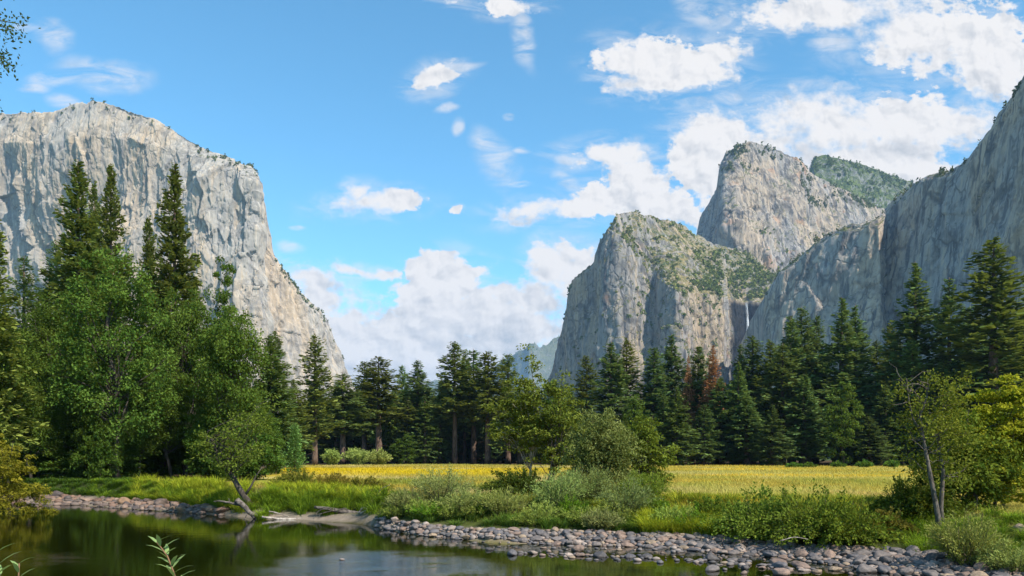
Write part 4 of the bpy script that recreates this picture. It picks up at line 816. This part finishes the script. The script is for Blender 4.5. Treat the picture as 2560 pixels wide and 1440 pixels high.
wood('bare_branch', [([(672,1278),(700,1284),(722,1292)], 41.0, .035, .02)], M_DRIFT, 'thin bleached stick curving down to the waterline', 'branch')
wood('bare_branch', [([(945,1232),(955,1255),(965,1268)], 41.5, .05, .03), ([(945,1232),(955,1220),(975,1212)], 41.5, .03, .012)], M_LOG, 'dark hooked dead branch standing in the brown shrubs', 'branch')
wood('bare_branch', [([(1028,1240),(1032,1222),(1045,1214),(1060,1220)], 40, .03, .012), ([(1050,1246),(1056,1234),(1064,1232)], 40, .03, .015)], M_LOG, 'arched dead branch over the first willow shrub', 'branch')
wood('bare_branch', [([(1950,1352),(1985,1342),(2020,1348)], 24.6, .018, .008)], M_DRIFT, 'thin driftwood stick lying under the bramble thicket', 'branch')

# ------------------------------------------------------------------ foreground shoots
def shoot(px, py_tip, D, lean, n, label, seed):
    r = RNG(seed); st = MB(); lf = MB(); tip = world_pt(px, py_tip, D); x0 = tip[0]+lean; z0 = float(ground_z(x0, D))
    q = (np.linspace(0, 1, 12)**.5)[:, None]; P_ = np.array([x0, D, z0-.05])*(1-q)+tip*q; P_[:, 0] = tip[0]+lean*(1-q[:, 0])**.6
    st.tube(P_, np.linspace(.008, .003, 12), 6)
    for i in range(n):
        s = 1-.22*(i/n); c = np.array([np.interp(s, q[:, 0], P_[:, j]) for j in range(3)])
        a = i*2.4; D_ = unit(np.array([[cos(a), sin(a)*.5, .75]]))[0]; ln = r.uniform(.085, .12); up_ = np.array([0, 0, 1.])
        S_ = unit(np.cross(D_, up_)); cur = [c + D_*ln*t_ + np.array([0, 0, -.3*ln*t_*t_]) for t_ in (0, .3, .65, 1)]; w = [.002, .010, .008, .0005]
        V = [];
        for p_, w_ in zip(cur, w): V += [p_-S_*w_, p_+S_*w_]
        lf.add(np.array(V), [[0, 1, 3, 2], [2, 3, 5, 4], [4, 5, 7, 6]], None, .6)
    e = link('willow_shoot', None); e.location = (0, 0, 0); tag(e, label, 'shoot')
    link('stem', st.mesh('stem', M_STEM, True), e); link('leaves', lf.mesh('leaves', M_SHOOT), e)
M_STEM = bark_mat('shoot_stem', (.16, .09, .05), (.28, .16, .09)); M_SHOOT = leaf_mat('shoot_leaves', (.14, .22, .07), (.26, .36, .14), .3)
shoot(392, 1355, 3.6, .30, 28, 'young willow shoot rising from the water in the foreground', 81)
shoot(-6, 1378, 3.4, .03, 16, 'green willow shoot cut by the lower left corner', 82)
shoot(48, 1408, 3.7, -.02, 12, 'short willow shoot barely showing at the lower left', 83)

# ------------------------------------------------------------------ grass
def blades(pts, h, w, lean, col, r, seg=2, az=None):
    """arching blades: pts (n,3) base; returns V, faces, colours"""
    n = len(pts); az = r.uniform(0, 2*pi, n) if az is None else az; side = np.stack([-np.sin(az), np.cos(az), 0*az], -1); out = np.stack([np.cos(az), np.sin(az), 0*az], -1)
    rows = []
    for k in range(seg+1):
        q = k/seg; c = pts + out*(lean*h*q**1.8)[:, None]; c[:, 2] += h*(q-.35*np.minimum(lean, 1.2)*q**2.5); ww = (w*(1-q)**.7)[:, None]*.5 + .001
        rows += [c-side*ww, c+side*ww]
    V = np.stack(rows, 1).reshape(-1, 3); m = 2*(seg+1); b = np.arange(n)[:, None]*m
    Fc = np.concatenate([np.stack([b+2*k, b+2*k+1, b+2*k+3, b+2*k+2], -1).reshape(-1, 4) for k in range(seg)])
    return V, Fc, np.repeat(col, m, 0)
r = RNG(91)
n = 470000; u = r.uniform(-.66, 1.15, n); D = 24*np.exp(r.random(n)*math.log(232/24)); x = u*D
ds, bw, px = shore(x, D); ok = (D-ds-bw > 1.3) & (D < forest_edge(px)+6) & ~((px < 690) & (D > 56)) & (r.random(n) < .9)
x, D, px = x[ok], D[ok], px[ok]; n = len(x); P2 = np.stack([x, D, 0*x], -1)
a = fbm(P2/9, 4, 21); b = fbm(P2/3, 3, 25)
C = np.broadcast_to(np.array([.38, .30, .055]), (n, 3))
C = mixc(C, (.42, .36, .15), sstep(a, -.1, .7)); C = mixc(C, (.17, .22, .035), sstep(b-a*.5, .1, .8)*.8*sstep(D, 130, 50)+.0*D)
yel = sstep(np.sin(D/16+a*1.2+1.1)+b*.5, -.2, .7)*sstep(px, 1650, 1150)*sstep(D, 62, 95)*(1-sstep(D, 165, 190))
C = mixc(C, (.60, .44, .012), yel*.9)
C = mixc(C, (.44, .40, .085), sstep(px, 1450, 1900)*sstep(b+a, -.9, .5)*.8)
C = mixc(C, (.66, .43, .03), sstep(px, 1550, 1800)*sstep(vnoise(P2/np.array([30., 9., 1.]), 37), .15, .6)*.7)
C = mixc(C, (.30, .33, .07), sstep(D, 165, 195)*.7)
C = mixc(C, (.40, .25, .09), sstep(vnoise(P2/6, 31), .35, .8)*.55*sstep(D, 90, 50))
C = mixc(C, (.13, .18, .028), (1-sstep((D-ds[ok]-bw[ok]), 2.0, 8.5))*.85)
C = C*r.uniform(.82, 1.18, (n, 1))
h = r.uniform(.2, .42, n)*(1+.3*b); w = .010+.00055*D
V, Fc, CC = blades(np.column_stack([x, D, ground_z(x, D)-.03]), h, w, r.uniform(.2, 1.0, n), C, r)
tag(link('meadow_grass', mesh('meadow_grass', V, [Fc], M_GRASS, False, col=CC)), 'tall golden meadow grass with yellow flowers before the forest', 'grass', kind='stuff')
# green grass and sedges along the bank
cl = []; r = RNG(92)
def sedge_line(px0, px1, D0, D1, n, hh, c1, c2, rr=.35):
    for i in range(n):
        px = r.uniform(px0, px1); D = r.uniform(D0, D1) if not callable(D0) else D0(px)+r.uniform(0, D1)
        cl.append((px, D, hh*r.uniform(.7, 1.2), c1, c2, rr))
GL, GD, GY = (.22, .31, .02), (.075, .14, .016), (.38, .37, .03)
def bank_at(px):
    w_ = np.interp(px, WL[:, 0], WL[:, 1]); return HC*F/(w_-H0)+np.interp(px, BW[:, 0], BW[:, 1])
sedge_line(330, 620, bank_at, 6, 80, .8, GL, GY)
sedge_line(400, 640, bank_at, 2, 34, .85, GL, GD)
sedge_line(660, 960, bank_at, 3, 60, .8, GL, GD)
sedge_line(680, 960, lambda p: bank_at(p)+2, 4, 55, .7, GL, GY)
sedge_line(950, 1650, lambda p: bank_at(p)+.4, 5, 130, .5, GD, (.10, .16, .03))
sedge_line(1610, 1900, lambda p: bank_at(p)+.1, 2.4, 110, .75, GL, GY, .3)
sedge_line(1860, 1960, lambda p: bank_at(p)-.2, 1.2, 40, .55, GD, GL, .3)
sedge_line(1500, 2300, lambda p: bank_at(p)+2.5, 7, 130, .6, GD, GY)
sedge_line(2240, 2600, lambda p: bank_at(p)+.3, 5, 90, .45, GD, GL)
sedge_line(645, 665, 41, 41.6, 5, .5, GL, GL, .15)
sedge_line(220, 420, lambda p: bank_at(p)-.5, 5, 60, .5, GD, GL)
sedge_line(-100, 330, lambda p: bank_at(p)+.2, 9, 260, .45, GD, (.06, .10, .015))
Vs, Fs, Cs = [], [], []; off = 0
for (px, D, hh, c1, c2, rr) in cl:
    nb = 95; x = (px-1280)/F*D; of = r.normal(0, rr*.33, (nb, 2)); P_ = np.array([x, D])+of; az = np.arctan2(of[:, 1], of[:, 0])+r.normal(0, .5, nb)
    pts = np.column_stack([P_, ground_z(P_[:, 0], P_[:, 1])-.03]); t = r.random((nb, 1))*.8+r.random()*.2
    V, Fc, CC = blades(pts, hh*r.uniform(.6, 1.15, nb), np.full(nb, .016+.0004*D), r.uniform(.35, 1.35, nb), (np.array(c1)*(1-t)+np.array(c2)*t)*r.uniform(.75, 1.25, (nb, 1)), r, 4, az)
    Vs.append(V); Fs.append(Fc+off); Cs.append(CC); off += len(V)
tag(link('bank_grass', mesh('bank_grass', np.vstack(Vs), [np.vstack(Fs)], M_GRASS, False, col=np.vstack(Cs))), 'lush green sedges and grass tufts along the river bank', 'grass', kind='stuff')

# ------------------------------------------------------------------ stones
m, g = mat('river_stone'); oi = g.n('ShaderNodeObjectInfo'); p = g.n('ShaderNodeTexCoord').outputs['Object']
n1 = g.noise(p, 2.2, 6, .65); n2 = g.noise(p, 14, 3, .6)
c = g.mix(g.ss(n1, .38, .66), (.72, .72, .74), (1.15, 1.1, 1.06)); c = g.mix(g.m('MULTIPLY', g.ss(n2, .6, .75), .4), c, (.5, .5, .5)); c = g.mix(1.0, c, oi.outputs['Color'], 'MULTIPLY')
wz = g.n('ShaderNodeSeparateXYZ', {0: g.n('ShaderNodeNewGeometry').outputs['Position']}).outputs[2]
c = g.mix(g.ss(wz, .055, .01), c, g.mix(1.0, c, (.4, .38, .36), 'MULTIPLY'))
bp = g.n('ShaderNodeBump', {'Height': n1, 'Strength': .35, 'Distance': .05})
b = g.n('ShaderNodeBsdfPrincipled', {'Base Color': c, 'Roughness': .7, 'Normal': bp.outputs[0]}); b.inputs['Specular IOR Level'].default_value = .3
g.n('ShaderNodeOutputMaterial', {0: b.outputs[0]}); M_STONE = m
def ico(sub):
    import bmesh
    bm = bmesh.new(); bmesh.ops.create_icosphere(bm, subdivisions=sub, radius=1.0)
    V = np.array([v.co[:] for v in bm.verts]); T = np.array([[v.index for v in f.verts] for f in bm.faces]); bm.free(); return V, T
def stone_shape(seed, V0):
    r = RNG(seed); V = V0.copy(); V = V*(1+.20*vnoise(V*1.1+seed*3, seed)[:, None]+.10*vnoise(V*2.3+seed, seed+7)[:, None])
    for i in range(7):      # flat worn facets
        dd = unit(r.normal(size=3)); q = V@dd; lim = r.uniform(.62, .92); V = V - np.maximum(q-lim, 0)[:, None]*dd*.82
    return V
V3, T3 = ico(4); V2, T2 = ico(2)
SHAPES = [mesh('stone', stone_shape(s, V3), [T3], M_STONE, True) for s in range(10)]
r = RNG(95); cand = []
for i in range(22000):
    px = r.uniform(940, 2750); ds = HC*F/(np.interp(px, WL[:, 0], WL[:, 1])-H0); bw = np.interp(px, BW[:, 0], BW[:, 1])
    D = ds + r.uniform(-.10, 1.04)*bw; u = r.random()
    if u < .010 and px > 1150: D = ds - abs(r.normal(0, 1.3))
    s = float(np.clip(np.exp(r.normal(math.log(.050), .52)), .025, .20)); cand.append((px, D, s))
for i in range(170):        # the spit of stones standing in the shallows
    px = r.uniform(1260, 2050); D = HC*F/(np.interp(px, [1260, 1600, 1900, 2100], [1384, 1394, 1414, 1434])-H0)+r.normal(0, .3)*r.choice([.5, 1.6]); cand.append((px, D, float(np.clip(np.exp(r.normal(math.log(.085), .42)), .04, .2))))
for i in range(900):        # stones of the left bank
    px = r.uniform(-150, 560); ds = HC*F/(np.interp(px, WL[:, 0], WL[:, 1])-H0); bw = np.interp(px, BW[:, 0], BW[:, 1])
    D = ds + r.uniform(-.15, 1.0)*bw; cand.append((px, D, float(np.clip(np.exp(r.normal(math.log(.12), .5)), .06, .42))))
for px, py, s in [(1945,1414,.24),(1830,1404,.16),(1445,1378,.2),(1780,1428,.17),(2165,1432,.22),(1862,1424,.12),(1812,1427,.08),(1950,1438,.22),(855,1402,.07),(2130,1374,.18),(1925,1394,.17),(2420,1408,.24),(2380,1420,.2),(2545,1402,.2),(1860,1436,.1)]:
    if s: cand.append((px, HC*F/(py-H0)+.15, s))
cand.sort(key=lambda t: -t[2]/t[1])
kept = []; cell = {}
for px, D, s in cand:
    x = (px-1280)/F*D; key = (int(x//.75), int(D//.75)); bad = False
    for i in (-1, 0, 1):
        for j in (-1, 0, 1):
            for (xx, yy, ss_) in cell.get((key[0]+i, key[1]+j), ()):
                if (xx-x)**2+(yy-D)**2 < (.80*(s+ss_))**2: bad = True; break
    if not bad: cell.setdefault(key, []).append((x, D, s)); kept.append((px, x, D, s))
TONES = {'grey': (.145, .128, .12), 'blue grey': (.105, .10, .105), 'pinkish': (.20, .145, .115), 'pale': (.26, .215, .185), 'dark': (.08, .075, .075), 'tan': (.25, .19, .13)}
tn = list(TONES)
LAND = [(-300, 'below the yellowing bush'), (170, 'before the shaded thicket'), (330, 'before the left grass bank'), (560, 'near the fallen log'), (800, 'near the driftwood'), (1010, 'by the small grey willow shrub'), (1120, 'by the broad pale willow'), (1260, 'below the dark bramble mound'), (1400, 'below the feathery willow'), (1530, 'near the silvery willow'), (1660, 'below the yellow sedges'), (1780, 'below the low dark bramble'), (1900, 'below the olive bramble'), (2030, 'below the leafy bramble'), (2150, 'below the withered bramble'), (2280, 'below the forked sapling'), (2400, 'before the large pale willow'), (2620, 'in the lower right corner')]
view = [k_ for k_ in kept if -40 < k_[0] < 2600 and H0+F*HC/k_[2] < 1475]
big = set(id(k_) for k_ in view[:300]); Vs, Ts, Cs = [], [], []; off = 0; ni = 0; SV = [stone_shape(s, V2) for s in range(8)]; used = {}
for k_ in kept:
    px, x, D, s = k_; z = float(ground_z(x, D)); tone = tn[r.choice(6, p=[.30, .2, .2, .12, .08, .10])]; rz = r.uniform(0, 6.28); fl = r.uniform(.45, .85); el = r.uniform(1.0, 1.5)
    cc = np.array(TONES[tone])*r.uniform(.85, 1.15)*(np.array([.80, .68, .60]) if px < 620 else 1.0)  # left bank stones: browner, and dimmed in colour for the half shade there
    inw = z < .0; zc = (max(z, -.12) if inw else z)+s*fl*.30
    if inw and z < -.12: zc = s*fl*.15
    if id(k_) in big:
        o = link('river_stone', SHAPES[ni % 10], color=cc); o.location = (x, D, zc); o.rotation_euler = (r.normal(0, .15), r.normal(0, .15), rz); o.scale = (s*el, s, s*fl); ni += 1
        size = 'big' if s > .22 else 'small' if s < .15 else 'medium'; shp = 'flat' if fl < .58 else 'rounded' if fl < .72 else 'humped'
        if el > 1.33: shp = 'long '+shp
        land = min(LAND, key=lambda q: abs(q[0]-px))[1]; where = 'standing in water' if inw else 'on left gravel' if px < 620 else 'on gravel bar'
        tag(o, f'{size} {shp} {tone} stone {where} {land}', 'stone', 'stones on the left gravel' if px < 620 else 'stones in the shallows' if inw else 'cobbles of the gravel bar')
    else:
        V = SV[ni % 8 if False else r.integers(0, 8)]*np.array([s*el, s, s*fl]); ca, sa = cos(rz), sin(rz)
        V = np.column_stack([V[:, 0]*ca-V[:, 1]*sa+x, V[:, 0]*sa+V[:, 1]*ca+D, V[:, 2]+zc]); Vs.append(V); Ts.append(T2+off); off += len(V); Cs.append(np.broadcast_to(cc, V.shape))
m2, g = mat('pebble_mix'); at = g.n('ShaderNodeAttribute', attribute_name='tone').outputs['Color']; geo = g.n('ShaderNodeNewGeometry')
n1 = g.noise(geo.outputs['Position'], 9, 5, .65); c = g.mix(1.0, at, g.mix(n1, (.7, .7, .7), (1.25, 1.22, 1.2)), 'MULTIPLY')
wz = g.n('ShaderNodeSeparateXYZ', {0: geo.outputs['Position']}).outputs[2]; c = g.mix(g.ss(wz, .055, .01), c, g.mix(1.0, c, (.4, .38, .36), 'MULTIPLY'))
g.n('ShaderNodeOutputMaterial', {0: g.n('ShaderNodeBsdfPrincipled', {'Base Color': c, 'Roughness': .75}).outputs[0]})
tag(link('gravel', mesh('gravel', np.vstack(Vs), [np.vstack(Ts)], m2, True, col=np.vstack(Cs))), 'small mixed cobbles packed between the larger stones of both gravel banks', 'gravel', kind='stuff')

# ------------------------------------------------------------------ far woods and scrub clinging to the mountains
def scrub(name, obj, n, size, label, zmin, filt, seed, nq=14, tall=1.0, color=(1, 1, 1), m=M_SCRUB):
    r = RNG(seed); me = obj.data; nv = len(me.vertices); V = np.empty(nv*3, np.float32); me.vertices.foreach_get('co', V); V = V.reshape(-1, 3).astype(float)
    nf = len(me.polygons); Nn = np.empty(nf*3, np.float32); me.polygons.foreach_get('normal', Nn); Nn = Nn.reshape(-1, 3)
    Ce = np.empty(nf*3, np.float32); me.polygons.foreach_get('center', Ce); Ce = Ce.reshape(-1, 3).astype(float)
    py = H0-(Ce[:, 2]-HC)/Ce[:, 1]*F; px = 1280+Ce[:, 0]/Ce[:, 1]*F
    ok = np.where((Nn[:, 2] > zmin) & (Ce[:, 2] > 20) & filt(px, py, Ce, Nn))[0]
    if not len(ok): return
    clump = vnoise(Ce[ok]/60, seed)+.7*vnoise(Ce[ok]/22, seed+1); wgt = sstep(clump, -.5, .6)+.02
    ii = r.choice(ok, n, p=wgt/wgt.sum()); mb = MB(); S_ = size*r.uniform(.5, 1.4, n)
    C = np.repeat(Ce[ii], nq, 0); s = np.repeat(S_, nq); d_ = rand_dirs(r, n*nq)*(r.random(n*nq)**.4)[:, None]
    C = C + d_*np.stack([s, s, s*tall], -1)*.6; C[:, 2] += s*.45*tall
    D_ = rand_dirs(r, len(C)); mb.leaves(C, D_, perp(D_, r), s*.75, s*.5, np.clip(np.repeat(r.random(n), nq)+r.normal(0, .15, n*nq), 0, 1))
    o = link(name, mb.mesh(name, m), color=color); tag(o, label, 'vegetation', kind='stuff')
MT = {o.get('label', '')[:12]: o for o in COL.objects if o.name.startswith(('mountain', 'hill'))}
def get(s): return next(o for k_, o in MT.items() if k_.startswith(s))
EC, C1, C2, C3, WW, FF = get('huge'), get('nearest'), get('tall'), get('farthest'), get('long'), get('distant')
def near_top(obj, px_step=6, tol=14):
    def f(px, py, Ce, Nn):
        b = np.round(px/px_step).astype(int); b -= b.min(); mn = np.full(b.max()+1, 1e9); np.minimum.at(mn, b, py); return py < mn[b]+tol
    return f
scrub('scrub', C1, 950, 7, 'olive green scrub on the sloping top of the nearest grey peak', .35, lambda px, py, Ce, Nn: (px > 1500) & (py < 745) & (Ce[:, 1] < 2950), 301, 14, 1.1)
scrub('scrub', C1, 560, 9, 'dense green wood in the hanging valley above the waterfall', .3, lambda px, py, Ce, Nn: (px > 1720) & (px < 2000) & (py > 630) & (py < 748), 302, 16, 1.3, (.8, .9, .7))
scrub('scrub', C1, 260, 9, 'dark scrub clinging to ledges on the face of the nearest grey peak', .15, lambda px, py, Ce, Nn: (py > 700) & (Ce[:, 1] < 2420) & (px < 1800), 303, 12, 1, (.7, .8, .8))
scrub('scrub', C2, 420, 8, 'scattered trees on top of the tall rounded spire', .25, lambda px, py, Ce, Nn: ((py < 430) & (px < 1960)) | ((px > 2000) & (py < 520)), 304, 12, 1.4, (.6, .7, .7))
scrub('scrub', C2, 240, 10, 'green wood at the foot of the tall rounded spire', .1, lambda px, py, Ce, Nn: (py > 570) & (px > 1880), 309, 14, 1.2, (.75, .85, .7))
scrub('scrub', C3, 900, 10, 'open wood covering the farthest wooded summit', .2, lambda px, py, Ce, Nn: py < 540, 305, 12, 1.3, (.7, .85, .7))
scrub('scrub', WW, 150, 6.5, 'dark trees along the crest of the shaded cliff', .1, near_top(WW), 306, 12, 1.7, (.5, .6, .6))
scrub('scrub', EC, 230, 6.5, 'small dark trees along the rim of the huge pale monolith', .25, near_top(EC, 6, 22), 307, 12, 1.3, (.55, .65, .7))
scrub('scrub', FF, 500, 14, 'thin wood on the ridge of the distant hazy mountain', .0, near_top(FF, 6, 20), 308, 8, 1.6, (.6, .8, .8))

# ------------------------------------------------------------------ haze: the air of the valley
m = bpy.data.materials.new('valley_haze'); m.use_nodes = True; g = G(m.node_tree)
hz = g.n('ShaderNodeVolumePrincipled', {'Color': (.42, .66, 1.0, 1), 'Density': 4.2e-5, 'Anisotropy': 0.0})
g.n('ShaderNodeOutputMaterial', {'Volume': hz.outputs[0]})
mb = MB(); x0, x1, y0, y1, z0_, z1_ = -9100, 9100, -160, 15600, -3, 1330
mb.add([(x0,y0,z0_),(x1,y0,z0_),(x1,y1,z0_),(x0,y1,z0_),(x0,y0,z1_),(x1,y0,z1_),(x1,y1,z1_),(x0,y1,z1_)], [[0,3,2,1],[4,5,6,7],[0,1,5,4],[1,2,6,5],[2,3,7,6],[3,0,4,7]])
tag(link('haze', mb.mesh('haze', m)), 'pale blue valley haze between the meadow and the mountains', 'haze', kind='stuff')
